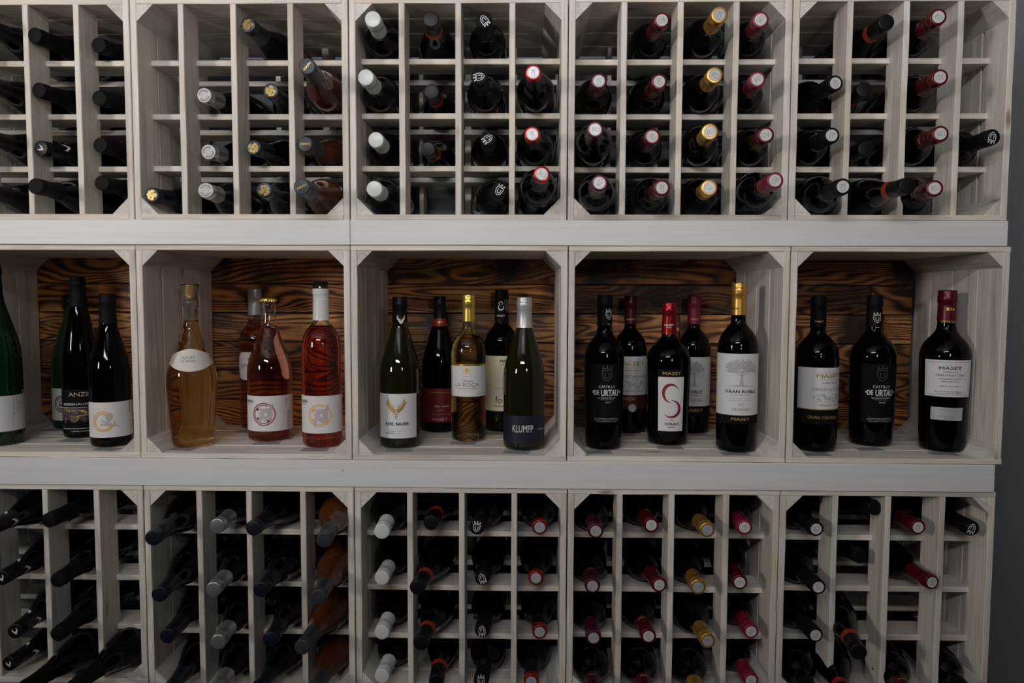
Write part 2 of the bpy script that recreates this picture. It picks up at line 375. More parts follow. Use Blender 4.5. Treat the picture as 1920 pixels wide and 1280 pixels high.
# ------------------------------------------------------------------ flat artwork (print and lettering) wrapped on labels
_tx = {}
def text_geo(s, bold=0.0):
    k_ = (s, bold)
    if k_ in _tx: return _tx[k_]
    cu = bpy.data.curves.new('t', 'FONT'); cu.body = s; cu.size = 1; cu.align_x = 'CENTER'; cu.resolution_u = 2; cu.offset = bold
    o = bpy.data.objects.new('t', cu); C.objects.link(o)
    bpy.context.view_layer.update()
    me = o.to_mesh(); vs = [(v.co.x, v.co.y) for v in me.vertices]; fs = [tuple(p.vertices) for p in me.polygons]
    o.to_mesh_clear(); bpy.data.objects.remove(o); bpy.data.curves.remove(cu)
    xs = [v[0] for v in vs]; ys = [v[1] for v in vs]; mx = (min(xs)+max(xs))/2
    vs = [((x-mx), y) for x, y in vs]
    _tx[k_] = (vs, fs, max(xs)-min(xs), .70); return _tx[k_]
class Art:
    def __init__(s): s.v = []; s.f = []
    def poly(s, pts):
        b = len(s.v); s.v += list(pts); s.f.append(tuple(range(b, b+len(pts)))); return s
    def text(s, t, u, v, wdt, hgt, bold=.0, rot=0):
        vs, fs, W, H = text_geo(t); ca, sa = math.cos(rot), math.sin(rot)
        for sx_, sy_ in (((-1, 0), (1, 0), (0, 1), (0, -1)) if bold else ()):      # heavier strokes
            s.text(t, u+sx_*hgt*(.035+bold*.5), v+sy_*hgt*.03, wdt, hgt, 0, rot)
        b = len(s.v)
        for x, y in vs:
            x = x/W*wdt; y = (y-.35)/H*hgt; s.v.append((u+x*ca-y*sa, v+x*sa+y*ca))
        s.f += [tuple(b+i for i in f) for f in fs]; return s
    def line(s, pts, w_):
        ws = w_ if isinstance(w_, (list, tuple)) else [w_]*len(pts)
        P = []; W = []
        for (a, b), (wa, wb) in zip(zip(pts, pts[1:]), zip(ws, ws[1:])):
            n = max(1, int(math.dist(a, b)/.003))
            for i in range(n): P.append((a[0]+(b[0]-a[0])*i/n, a[1]+(b[1]-a[1])*i/n)); W.append(wa+(wb-wa)*i/n)
        P.append(pts[-1]); W.append(ws[-1]); base = len(s.v)
        for i, p in enumerate(P):
            a = P[max(i-1, 0)]; b = P[min(i+1, len(P)-1)]; dx, dy = b[0]-a[0], b[1]-a[1]; l = math.hypot(dx, dy) or 1
            nx, ny = -dy/l*W[i]/2, dx/l*W[i]/2
            s.v += [(p[0]+nx, p[1]+ny), (p[0]-nx, p[1]-ny)]
        for i in range(len(P)-1): q = base+2*i; s.f.append((q, q+1, q+3, q+2))
        return s
    def arc(s, u, v, r, a0, a1, w_, ry=None, n=24):
        ry = ry or r
        return s.line([(u+r*math.cos(math.radians(a0+(a1-a0)*i/n)), v+ry*math.sin(math.radians(a0+(a1-a0)*i/n))) for i in range(n+1)], w_)
    def blob(s, u, v, r, n=8, ry=None, rnd=None, j=.25):
        ry = ry or r; rnd = rnd or random
        s.poly([(u+r*math.cos(2*PI*i/n)*(1+rnd.uniform(-j, j)), v+ry*math.sin(2*PI*i/n)*(1+rnd.uniform(-j, j))) for i in range(n)]); return s
    def small(s, u, v, wdt, hgt, rnd=None, rot=0):      # a line of print too small to read
        rnd = rnd or random.Random(int(abs(u*1e5)+abs(v*1e5))); x = -wdt/2; ca, sa = math.cos(rot), math.sin(rot)
        while x < wdt/2:
            l = hgt*rnd.uniform(.35, .8); h = hgt*rnd.choice((.7, .7, .75, 1))
            q = [(x, -hgt/2), (x+l, -hgt/2), (x+l, -hgt/2+h), (x, -hgt/2+h)]
            s.poly([(u+a*ca-b*sa, v+a*sa+b*ca) for a, b in q]); x += l+hgt*rnd.choice((.25, .25, .3, .8))
        return s
    def rect(s, u0, u1, v0, v1):
        n = max(1, int(abs(u1-u0)/.004)); b = len(s.v)
        for i in range(n+1):
            u = u0+(u1-u0)*i/n; s.v += [(u, v0), (u, v1)]
        for i in range(n): q = b+2*i; s.f.append((q, q+2, q+3, q+1))
        return s
    def grid(s, u0, u1, fbot, ftop, nv=6):
        n = max(2, int(abs(u1-u0)/.0035)); b = len(s.v)
        for i in range(n+1):
            u = u0+(u1-u0)*i/n; lo, hi = fbot(u), ftop(u)
            for j in range(nv+1): s.v.append((u, lo+(hi-lo)*j/nv))
        for i in range(n):
            for j in range(nv): q = b+i*(nv+1)+j; s.f.append((q, q+nv+1, q+nv+2, q+1))
        return s
    def build(s, name, m, parent, fn):
        me = mesh([fn(u, v) for u, v in s.v], s.f, False)
        return link(name, me, m, parent)
def wrap(P, c, Rref, grow):
    def f(u, v):
        t = math.radians(c)+u/Rref; r = rad_at(P, v)+grow; return (r*math.sin(t), -r*math.cos(t), v)
    return f
def disc(z):                                            # artwork on the end of a capsule: seen from outside along +z
    return lambda u, v: (u, v, z)
def shield(A, u, v, h):
    w2 = h*.40
    A.line([(u-w2, v+h*.42), (u+w2, v+h*.42), (u+w2, v), (u+w2*.72, v-h*.30), (u, v-h*.52), (u-w2*.72, v-h*.30), (u-w2, v), (u-w2, v+h*.42)], h*.075)
    g = h*.17
    A.line([(u-g, v+h*.22), (u-g, v-h*.08), (u-g*.5, v-h*.24), (u+g*.5, v-h*.24), (u+g, v-h*.08), (u+g, v+h*.22)], h*.08)
    for q in (-1, 0, 1): A.line([(u+q*w2*.85, v+h*.52), (u+q*w2*.85, v+h*(.76 if q else .84))], h*.13)
    A.line([(u-w2, v+h*.56), (u+w2, v+h*.56)], h*.06)
    return A
def wings(A, u, v, h):                                  # two raised feathered wings meeting in a point
    rnd = random.Random(3)
    for sd in (-1, 1):
        spine = [(.05, -.06), (.20, -.01), (.31, .10), (.385, .25), (.40, .38), (.365, .52)]
        A.line([(u+sd*h*a, v+h*b) for a, b in spine], [h*q for q in (.10, .17, .14, .10, .06, .008)])
        for j, (a, b) in enumerate(((.10, .04), (.17, .08), (.23, .15), (.29, .24), (.33, .34))):
            l = h*(.17-.015*j)
            A.line([(u+sd*h*(a+.07), v+h*(b-.05)), (u+sd*(h*a-.10*l), v+h*b+l*.55), (u+sd*(h*a+.10*l), v+h*b+l)], [h*.06, h*.035, h*.006])
            A.line([(u+sd*h*(a+.13), v+h*(b-.03)), (u+sd*h*(a+.20), v+h*(b+.06))], [h*.06, h*.01])
    for j in range(5):
        wd = h*(.24-.05*j); y = v-h*(.02+.10*j)
        for q in range(4): A.blob(u-wd+wd*2*(q+.5)/4, y+rnd.uniform(-.01, .01)*h, wd/4*.95, 6, h*.04, rnd)
    return A
def antler(A, u, v, h):
    for sd in (-1, 1):
        A.line([(u, v-h*.5), (u+sd*h*.16, v-h*.1), (u+sd*h*.34, v+h*.12), (u+sd*h*.36, v+h*.5)], [h*.16, h*.26, h*.2, h*.03])
    return A
def tree(A, u, v, w_, h, seed=1, spread=.5):
    rnd = random.Random(seed)
    A.line([(u, v-h*.48), (u+w_*.01, v-h*.15), (u, v+h*.05)], [w_*.12, w_*.06, w_*.05])
    for sd in (-1, 1):
        for q in range(3): A.line([(u, v-h*.12+q*h*.06), (u+sd*w_*(.28-.05*q), v+h*(.08+.1*q))], [w_*.03, w_*.012])
        A.line([(u, v-h*.46), (u+sd*w_*spread*.8, v-h*.48)], [w_*.05, w_*.008])
    for q in range(60):
        a = rnd.uniform(.1, PI-.1); r = rnd.uniform(.3, .86)
        A.blob(u+w_*.5*r*math.cos(a), v+h*.02+h*.5*r*math.sin(a), w_*rnd.uniform(.06, .10), 9, h*rnd.uniform(.04, .065), rnd, .3)
    for q in range(170):
        a = rnd.uniform(0, PI) if spread > .4 else rnd.uniform(-.35, PI+.35); r = math.sqrt(rnd.random())
        A.blob(u+w_*.5*r*math.cos(a), v-h*.02+h*.5*r*math.sin(a), w_*rnd.uniform(.012, .03), 6, h*rnd.uniform(.010, .022), rnd, .4)
    return A
def flower(A, u, v, r):
    rnd = random.Random(11)
    for q in range(7):
        a = 2*PI*q/7+.3; A.blob(u+r*.48*math.cos(a), v+r*.48*math.sin(a), r*.30, 9, None, rnd, .12)
    for q in range(4):
        a = 2*PI*q/4+.6; A.line([(u+r*.6*math.cos(a), v+r*.6*math.sin(a)), (u+r*1.15*math.cos(a+.25), v+r*1.15*math.sin(a+.25))], [r*.36, r*.04])
    return A
def swirl(A, u, v, h):
    A.arc(u, v+h*.28, h*.16, -60, 250, [h*.02+h*.05*math.sin(PI*i/24) for i in range(25)])
    A.arc(u+h*.02, v-h*.10, h*.24, 110, 400, [h*.02+h*.09*math.sin(PI*i/24) for i in range(25)])
    return A
# ------------------------------------------------------------------ rack bottle prototypes
def screw_rings(root, P, z, m, n=3):
    cap = None
    for q in range(n):
        zz_ = z-q*.0048; r = rad_at(P, min(zz_, P[-1][0]))
        cap = link('ring', lathe([(zz_-.0009, r+.0002), (zz_, r+.0009), (zz_+.0009, r+.0002)], 28, False, False), m, root)
RK = {}; SHAPE = {}
def rack_proto(kind):
    spec = {  # shape, glass, H, R, capsule material, capsule length
     'white':   ('bordeaux', 'dark_glass', .305, .0358, 'white_cap', .060),
     'orange':  ('burgundy', 'dark_glass', .300, .0358, 'black_cap', .052),
     'shield':  ('bordeaux', 'dark_glass', .305, .0358, 'matte_black', .062),
     'redrim':  ('bordeaux', 'dark_glass', .305, .0358, 'black_cap', .062),
     'maroon':  ('bordeaux', 'dark_glass', .305, .0358, 'darkred_cap', .062),
     'red':     ('bordeaux', 'dark_glass', .305, .0358, 'wine_red_cap', .062),
     'gold':    ('bordeaux', 'dark_glass', .310, .0358, 'gold', .056),
     'pink':    ('bordeaux', 'dark_glass', .305, .0358, 'raspberry', .058),
     'blackseal': ('bordeaux', 'dark_glass', .305, .0358, 'matte_black', .062),
     'silver':  ('burgundy', 'dark_glass', .300, .0358, 'silver_cap', .058),
     'navy':    ('burgundy', 'dark_glass', .305, .0358, 'navy_cap', .062),
     'slate':   ('burgundy', 'amber', .300, .0358, 'slate_cap', .058),
     'black':   ('burgundy', 'dark_glass', .305, .0358, 'matte_black', .066),
     'antler':  ('burgundy', 'dark_glass', .305, .0358, 'black_cap', .066),
    }[kind.rstrip('_')]
    plain = kind.endswith('_'); kind = kind.rstrip('_')
    shp, glass, H, R, cm, cl_ = spec; SHAPE[kind] = SHAPE[kind+'_'] = shp
    rn = .0132; P = prof(shp, H, R, rn)
    root = bpy.data.objects.new('wine_bottle', None); C.objects.link(root); root.empty_display_size = .02
    if glass == 'amber':
        link('glass_body', lathe(seg(P, 0, H-.035), 36), M['amber'], root)
    else:
        link('glass_body', lathe(seg(P, 0, H-.004), 36), M[glass], root)
    ct = H+.0008; r1 = rad_at(P, H-.005)+.0009
    cp_ = seg(P, H-cl_, H-.003, .0009)+[(ct-.0012, r1+.0001), (ct-.0003, r1-.0006), (ct, r1-.0018)]
    if kind == 'redrim':
        split = H-.011
        a = [q for q in cp_ if q[0] < split]+[(split, rad_at(P, split)+.0009)]
        b = [(split, rad_at(P, split)+.0010)]+[q for q in cp_ if q[0] > split]
        link('capsule', lathe(a, 32, False, False), M['black_cap'], root)
        tag(link('capsule_rim', lathe(b, 32, False, True), M['red_foil'], root), 'red foil rim')
    elif kind == 'orange':
        split = H-.046
        b = seg(P, H-.060, split, .0010); a = [q for q in cp_ if q[0] > split]
        tag(link('neck_band', lathe(b, 32, False, False), M['orange_band'], root), 'orange paper band')
        link('capsule', lathe([(split, rad_at(P, split)+.0009)]+a, 32, False, True), M[cm], root)
    else:
        link('capsule', lathe(cp_, 32, False, True), M[cm], root)
    if kind in ('white', 'silver', 'slate', 'navy', 'antler'): screw_rings(root, P, H-.016, M[cm])
    zt = ct+.0003
    if kind in ('redrim', 'maroon', 'red', 'gold', 'pink', 'blackseal'):
        A = Art(); A.poly([(.0104*math.cos(2*PI*q/24), .0104*math.sin(2*PI*q/24)) for q in range(24)])
        silver = kind in ('redrim', 'maroon', 'gold')
        s = A.build('seal', M['seal_silver' if silver else 'seal_white'], root, disc(zt))
        B = Art(); B.small(0, .0042, .0085, .0017); B.arc(0, -.0015, .0030, -30, 210, .0007); B.line([(-.0028, -.0015), (-.0022, -.0048)], .0006)
        B.line([(.0028, -.0015), (.0022, -.0048)], .0006); B.small(0, -.0066, .0075, .0012)
        B.build('seal_print', M['grey_ink'], s, disc(zt+.0002))
        if silver: Art().arc(0, 0, .0092, 0, 360, .0004, n=24).build('seal_edge', M['grey_ink'], s, disc(zt+.0002))
    if kind == 'shield':
        shield(Art(), 0, -.001, .0155).build('emblem', M['white_ink'], root, disc(zt))
        shield(Art(), 0, H-.045, .010).build('neck_emblem', M['dim_ink'], root, wrap(P, 180, .0135, .0012))
    if kind == 'silver' and not plain:
        s = Art().poly([(.0128*math.cos(2*PI*q/24), .0128*math.sin(2*PI*q/24)) for q in range(24)]).build('cap_disc', M['seal_white'], root, disc(zt))
        A = Art()
        for q in range(60):
            if q % 13 in (0, 1, 2): continue
            a = 2*PI*q/26; A.line([(.0078*math.cos(a), .0078*math.sin(a)), (.0106*math.cos(a), .0106*math.sin(a))], .0010)
        A.arc(0, 0, .0055, 0, 360, .0004); A.build('cap_print', M['grey_ink'], s, disc(zt+.0002))
    if kind == 'navy' and not plain:
        A = Art(); rnd = random.Random(5)
        for q in range(60):
            a = rnd.uniform(0, 2*PI); r = .0088*math.sqrt(rnd.random()); x, y = r*math.cos(a), r*math.sin(a)
            A.arc(x, y, rnd.uniform(.0010, .0020), 0, rnd.uniform(150, 330), .0006, n=7)
        A.build('gold_ornament', M['gold_ink'], root, disc(zt))
    if kind == 'slate' and not plain:
        Art().text('HAIN', 0, 0, .017, .0042).build('lettering', M['gold_ink'], root, disc(zt))
    if kind == 'antler':
        antler(Art(), 0, 0, .012).build('emblem', M['white_ink'], root, disc(zt))
        antler(Art(), 0, H-.052, .016).build('neck_emblem', M['white_ink'], root, wrap(P, 180, .0135, .0012))
        antler(Art(), 0, H-.052, .016).build('neck_emblem', M['white_ink'], root, wrap(P, 60, .0135, .0012))
    if kind == 'orange':
        l = Art().grid(-.075, .075, lambda u: .045, lambda u: .115, 1).build('paper_label', M['red_paper'], root, wrap(P, 90, R, .0004))
    if kind in ('red', 'maroon', 'pink', 'redrim', 'blackseal', 'gold'):
        A = Art().text('MASET', 0, H-.050, .014, .0034, .02)
        A.build('lettering', M['dim_ink' if kind in ('redrim', 'blackseal') else 'gold_ink'] if kind != 'red' else M['pink_ink'], root, wrap(P, 180, .0135, .0012))
        rr = rad_at(P, H-.018)
    return root, H, R
def kids(o): return [c for c in bpy.data.objects if c.parent == o]
M['amber'] = mat('rose_bottle_glass', (.085, .024, .008), .05, spec=.35, trans=.2)
def copy_tree(tree_, parent=None):
    o, ch = tree_; c = o.copy(); C.objects.link(c)
    if parent is not None: c.parent = parent
    for t in ch: copy_tree(t, c)
    return c
def tree_of(o): return (o, [tree_of(c) for c in kids(o)])
LOOK = {'white': 'white-capped', 'orange': 'black-capped orange-banded', 'shield': 'black shield-capped', 'redrim': 'silver-sealed red-rimmed', 'maroon': 'silver-sealed maroon-capped',
        'red': 'white-sealed dark-red-capped', 'gold': 'gold-capped', 'pink': 'raspberry-capped', 'blackseal': 'white-sealed black-capped', 'silver': 'silver-capped',
        'navy': 'navy-capped', 'slate': 'slate-capped amber', 'black': 'plain black-capped', 'antler': 'antler-marked black-capped'}
ROWN = ['top', 'second', 'third', 'bottom']; COLN = ['first', 'second', 'third', 'fourth']
CRN = ['leftmost', 'second-from-left', 'middle', 'second-from-right', 'rightmost']
# kind, crate, column, row, tip pixel x, y, spin (deg), recessed
T = [
 ('antler',0,1,0,-38,72,150,0),('antler',0,1,1,-38,176,150,0),('antler',0,1,2,-30,280,150,0),('antler',0,1,3,-36,358,150,0),
 ('black',0,2,0,65,66,0,0),('black',0,2,1,73,169,0,0),('antler',0,2,2,77,278,60,0),('black',0,2,3,73,355,0,0),
 ('black',0,3,0,185,85,0,1),('black',0,3,1,186,184,0,1),('black',0,3,2,188,272,0,1),('black',0,3,3,188,352,0,1),
 ('navy',1,0,3,285,366,0,0),
 ('silver',1,1,1,383,179,0,0),('silver',1,1,2,391,285,20,0),('silver',1,1,3,386,357,-15,0),
 ('navy',1,2,0,465,47,0,0),('navy',1,2,1,508,171,80,0),('navy',1,2,2,476,277,150,0),('navy',1,2,3,497,357,210,0),
 ('slate',1,3,1,576,124,50,0),('slate',1,3,2,572,270,180,0),('slate',1,3,3,568,351,205,0),
 ('white',2,0,0,699,36,0,0),('white',2,0,1,686,145,0,0),('white',2,0,2,705,262,0,0),('white',2,0,3,702,354,0,0),
 ('orange',2,1,0,808,36,0,0),('orange',2,1,1,809,172,0,1),('orange',2,1,2,802,280,0,1),
 ('shield',2,2,0,908,38,215,0),('shield',2,2,1,899,144,100,0),('shield',2,2,2,915,260,125,0),('shield',2,2,3,936,357,-30,0),
 ('redrim',2,3,1,1000,136,0,0),('redrim',2,3,2,998,252,20,0),('redrim',2,3,3,1014,328,60,0),
 ('maroon',3,0,1,1123,152,0,0),('maroon',3,0,2,1116,243,90,0),('maroon',3,0,3,1124,343,150,0),
 ('red',3,1,0,1241,38,-70,0),('red',3,1,1,1236,153,20,0),('red',3,1,2,1223,256,40,0),('red',3,1,3,1241,352,0,0),
 ('gold',3,2,0,1349,28,-20,0),('gold',3,2,1,1340,141,60,0),('gold',3,2,2,1331,247,110,0),('gold',3,2,3,1328,355,-130,0),
 ('pink',3,3,0,1426,37,150,0),('pink',3,3,1,1420,149,130,0),('red',3,3,2,1436,253,-80,0),('pink',3,3,3,1453,338,-45,0),
 ('blackseal',4,0,1,1566,156,10,0),('blackseal',4,0,2,1559,254,-20,0),('blackseal',4,0,3,1580,350,10,0),
 ('orange',4,1,0,1662,42,0,0),('orange',4,1,1,1620,168,0,1),('orange',4,1,2,1623,280,0,1),('orange',4,1,3,1702,348,0,0),
 ('red',4,2,0,1759,32,60,0),('red',4,2,1,1762,145,-80,0),('red',4,2,2,1763,251,100,0),('red',4,2,3,1752,353,90,0),
 ('shield',4,3,2,1860,257,170,0)]
B = [
 ('antler',0,1,0,-22,992,20,0),('antler',0,1,1,3,1083,20,0),('antler',0,1,2,29,1183,20,0),('antler',0,1,3,17,1244,20,0),
 ('black',0,2,0,91,975,0,0),('black',0,2,1,109,1087,0,0),('black',0,2,2,109,1188,0,0),('black',0,2,3,40,1322,0,0),
 ('black',0,3,3,140,1322,0,0),
 ('navy_',1,0,0,287,1008,0,0),('navy_',1,0,1,299,1114,0,0),('navy_',1,0,2,314,1192,0,0),('navy_',1,0,3,318,1292,0,0),
 ('silver_',1,1,0,407,986,0,0),('silver_',1,1,1,400,1105,0,0),('silver_',1,1,2,409,1203,0,0),('silver_',1,1,3,404,1285,0,0),
 ('navy_',1,2,0,474,990,0,0),('navy_',1,2,1,489,1105,0,0),('navy_',1,2,2,507,1199,0,0),('navy_',1,2,3,480,1292,0,0),
 ('slate_',1,3,0,608,1012,0,0),('slate_',1,3,1,597,1119,0,0),('slate_',1,3,2,566,1213,0,0),('slate_',1,3,3,590,1290,0,0),
 ('white',2,0,0,716,996,0,0),('white',2,0,1,716,1083,0,0),('white',2,0,2,716,1185,0,0),('white',2,0,3,716,1267,0,0),
 ('orange',2,1,0,808,980,0,0),('orange',2,1,1,782,1101,0,0),('orange',2,1,2,789,1205,0,0),('orange',2,1,3,818,1278,0,0),
 ('shield',2,2,0,894,988,-10,0),('shield',2,2,1,904,1083,200,0),('shield',2,2,2,904,1181,180,0),('shield',2,2,3,902,1276,0,0),
 ('redrim',2,3,0,1012,988,40,0),('redrim',2,3,1,1005,1083,80,0),('redrim',2,3,2,1012,1184,140,0),('redrim',2,3,3,996,1277,0,0),
 ('maroon',3,0,0,1117,995,100,0),('maroon',3,0,1,1111,1098,0,0),('maroon',3,0,2,1113,1195,120,0),('maroon',3,0,3,1114,1292,0,0),
 ('red',3,1,0,1221,984,-20,0),('red',3,1,1,1236,1096,160,0),('red',3,1,2,1216,1192,30,0),('red',3,1,3,1214,1288,0,0),
 ('gold',3,2,0,1326,993,-50,0),('gold',3,2,1,1309,1100,-80,0),('gold',3,2,2,1327,1201,20,0),('gold',3,2,3,1310,1286,0,0),
 ('pink',3,3,0,1396,988,-45,0),('red',3,3,1,1387,1091,-50,0),('pink',3,3,2,1408,1183,150,0),('pink',3,3,3,1408,1275,20,0),
 ('blackseal',4,0,0,1530,991,150,0),('blackseal',4,0,1,1534,1100,180,0),('blackseal',4,0,2,1529,1190,170,0),('blackseal',4,0,3,1530,1290,0,0),
 ('black',4,1,0,1640,952,0,1),('black',4,1,1,1612,1042,0,1),('orange',4,1,2,1610,1222,0,0),('orange',4,1,3,1588,1300,0,0),
 ('red',4,2,0,1721,988,-20,0),('red',4,2,1,1747,1091,180,0),('red',4,2,3,1709,1284,0,0),
 ('shield',4,3,0,1822,990,160,0),('shield',4,3,3,1828,1290,-40,0)]
HULL = {}; label_done = []
def place_rack(row, L):
    for (kind, i, col, r, px, py, spin, rec) in L:
        if kind not in RK:
            root, H, R = rack_proto(kind); RK[kind] = (tree_of(root), H, R); first = True
            hp = prof(SHAPE[kind], H, R+.0001, .0141); hv, hf = [], []
            for z_, r_ in hp: hv += [Vector((r_*math.sin(2*PI*q/18), -r_*math.cos(2*PI*q/18), z_)) for q in range(18)]
            for a_ in range(len(hp)-1): hf += [(a_*18+q, a_*18+(q+1) % 18, a_*18+18+(q+1) % 18, a_*18+18+q) for q in range(18)]
            hf.append(tuple(range(18))); HULL[kind] = (hv, hf)
        else: first = False
        tr, H, R = RK[kind]
        o = tr[0] if first else copy_tree(tr)
        divs, sl = RACKS[(row, i)]
        xl = divs[col]+(.0056 if col else 0); xr = divs[col+1]-(.0056 if col < 3 else 0)
        xc = (xl+xr)/2; fr = max(.0005, (xr-xl)/2-R-.0009)
        za = sl[r]+R+.0005
        if r == 3 and col in (0, 3): za = max(za, sl[r]+.0325+R*math.sqrt(2)-((xr-xl)/2+(fr if col == 0 or col == 3 else 0)))
        if r == 3 and col == 0: xc += fr; fr = .0005
        if r == 3 and col == 3: xc -= fr; fr = .0005
        d = ray(px, py); Y = -1.4+(za-E)/d.z*d.y
        Y = min(max(Y, -.115), .018 if rec else .0)
        if rec: Y = max(Y, .0)
        tip = at(px, py, Y)
        if py > 1282 or px < -25:                                 # neck end outside the frame
            tip = at(px, py, -.085-max(0, py-1292)*.001 if py > 1282 else -.055); tip.z = za+.0005
        sh = .60 if kind.rstrip('_') in ('orange', 'silver', 'navy', 'slate', 'black', 'antler') else .40   # share of the length ahead of the full body
        dx = tip.x-xc; bx = xc-math.copysign(fr*min(1, abs(dx)*(1-sh)/(fr*(1+sh))), dx)
        dz = tip.z-za
        bz = za if dz > 0 else min(za-dz*(1-sh)/sh, za+.014)
        by = math.sqrt(max(H*H-(tip.x-bx)**2-(tip.z-bz)**2, .01))+tip.y
        base = Vector((bx, by, bz)); ax = (tip-base).normalized(); base = tip-ax*H
        body = HULL[kind]; rnd = random.Random(len(label_done)); label_done.append(1)
        def hits(base_, ax_):
            q_ = Vector((0, 0, 1)).rotation_difference(ax_).to_matrix()
            return len(BVHTree.FromPolygons([base_+q_ @ v for v in body[0]], body[1]).overlap(RB[(row, i)]))
        best = (hits(base, ax), base, ax); k_ = 0
        while best[0] > 12 and k_ < 500:              # nudge the bottle about its neck tip until it lies free in its cell
            k_ += 1; g_ = .2+k_/320
            if py > 1282 or px < -25: tp = tip+Vector((rnd.uniform(-.012, .012), rnd.uniform(-.03, .02), rnd.uniform(-.002, .004)))*g_
            else: tp = at(px+rnd.uniform(-6, 6)*g_, py+rnd.uniform(-6, 6)*g_, min(max(Y+rnd.uniform(-.05, .03)*g_, -.12), .02))
            bb = Vector((bx+rnd.uniform(-.012, .012)*g_ if k_ % 2 else rnd.uniform(xl+R, xr-R), 0, (bz if k_ % 3 else za)+rnd.uniform(-.002, .012)*g_))
            bb.y = math.sqrt(max(H*H-(tp.x-bb.x)**2-(tp.z-bb.z)**2, .01))+tp.y
            a_ = (tp-bb).normalized(); bb = tp-a_*H; n_ = hits(bb, a_)
            n_ += 900*(bb-base).length
            if n_ < best[0]: best = (n_, bb, a_)
        if not (r == 3 and py > 1262): _, base, ax = best
        o.rotation_mode = 'QUATERNION'
        # seal artwork upright to a viewer in front: local +x to world +x at spin 0
        ref = Matrix((Vector((1, 0, 0)), Vector((0, 0, 1)), Vector((0, -1, 0)))).transposed().to_quaternion()
        ez = Vector((0, -1, 0)).rotation_difference(ax)
        from mathutils import Quaternion
        o.rotation_quaternion = ez @ ref @ Quaternion((0, 0, 1), math.radians(spin))
        o.location = base
        rn = 'upper' if row == 'top' else 'lower'
        tag(o, f'{LOOK[kind.rstrip(chr(95))]} wine bottle lying in {ROWN[r]} row, {COLN[col]} column of {CRN[i]} {rn} crate', 'bottle', f'wine bottles lying in the {rn} crates')
place_rack('top', T); place_rack('bot', B)
# ------------------------------------------------------------------ standing bottles
def standing(shape, cx, by, ty, Rpx, glass, label, rn=.0128, fill=None, full_R=None):
    """cx: pixel of the axis near the base, by/ty: pixel rows of base front edge and top, Rpx: body half width in pixels"""
    R = Rpx/1000; Yc = .05
    for _ in range(6):
        d = ray(cx, by); Yf = -1.4+(FLOOR-E)/d.z*d.y
        Yc = Yf+R*.86
        R = Rpx/F*(Yc+1.4-.002)*1.0
    if full_R: R = full_R
    p = at(cx, by, Yc); base = Vector((p.x, Yc, FLOOR+.0009)); H = at(cx, ty, Yc).z-base.z
    a = math.atan2(-base.x, Yc+1.4)
    o = thing('wine_bottle', base, label, 'bottle', 'wine bottles standing in the middle crates'); o.rotation_euler = (0, 0, a)
    P = prof(shape, H, R, rn)
    zf = lambda py: at(cx, py, Yc-R*.9).z-base.z        # pixel row -> height on the bottle's front
    zc = lambda py: at(cx, py, Yc).z-base.z
    if glass in M and 'wine' in glass:
        fl = zc(fill)
        link('filled_body', lathe(seg(P, 0, fl), 56), M[glass], o)
        out = seg(P, fl+.0002, H); inn = [(z, max(r-.0022, .002)) for z, r in out]; inn.reverse()
        n = 44; loop = out+inn
        vs, fs = [], []
        for (z, r) in loop:
            for q in range(n): t = 2*PI*q/n; vs.append((r*math.sin(t), -r*math.cos(t), z))
        for i in range(len(loop)):
            for q in range(n):
                a_ = i*n+q; b_ = i*n+(q+1) % n; j = ((i+1) % len(loop)-i)*n; fs.append((a_, b_, b_+j, a_+j))
        link('glass_neck', mesh(vs, fs, True), M['clear_glass'], o)
    else:
        link('glass_body', lathe(seg(P, 0, H-.002), 64), M[glass], o)
    return dict(o=o, P=P, R=R, H=H, zf=zf, zc=zc, s=F/(Yc+1.4-R), cx=cx, Y=Yc)
def capsule(b, y_end, m, rings=0, y_top=None, name='capsule', grow=.0009, closed=True, label=None):
    P, H = b['P'], b['H']; z0 = b['zc'](y_end); z1 = H if y_top is None else b['zc'](y_top)
    pts = seg(P, z0, z1-(.002 if closed else 0), grow)
    if closed: r1 = pts[-1][1]; pts += [(z1+.0002, r1), (z1+.0010, r1-.0008), (z1+.0012, r1-.002)]
    c = link(name, lathe(pts, 40, False, closed), M[m], b['o'])
    if label: c['label'] = label
    for q in range(rings):
        z = H-.009-q*.0062; r = rad_at(P, z)+grow
        link('ring', lathe([(z-.0010, r), (z-.0003, r+.0009), (z+.0003, r+.0009), (z+.0010, r)], 40, False, False), M[m], c)
    return c
def plabel(b, c, hs, y0, y1, m, name='paper_label', label=None, parent=None, grow=.0004, shape=None):
    """c, hs in degrees; y0/y1 pixel rows (top, bottom)"""
    z1, z0 = b['zf'](y0), b['zf'](y1); U = math.radians(hs)*b['R']
    A = Art(); fb, ft = (lambda u: z0), (lambda u: z1)
    if shape: fb, ft = shape(z0, z1, U)
    A.grid(-U, U, fb, ft, 6 if b['P'] and shape else 3)
    l = A.build(name, M[m], parent or b['o'], wrap(b['P'], c, b['R'], grow))
    if label: l['label'] = label
    return l
def art(b, l, c, m, fn, name='lettering', grow=.0007, Rr=None):
    A = Art(); fn(A); return A.build(name, M[m], l, wrap(b['P'], c, Rr or b['R'], grow))
px = lambda b, n: n/b['s']                               # pixels -> metres on the bottle's front
def ang(b, x): return math.degrees(math.asin(max(-.98, min(.98, (x-b['cx'])/(b['R']*b['s']*.985)))))
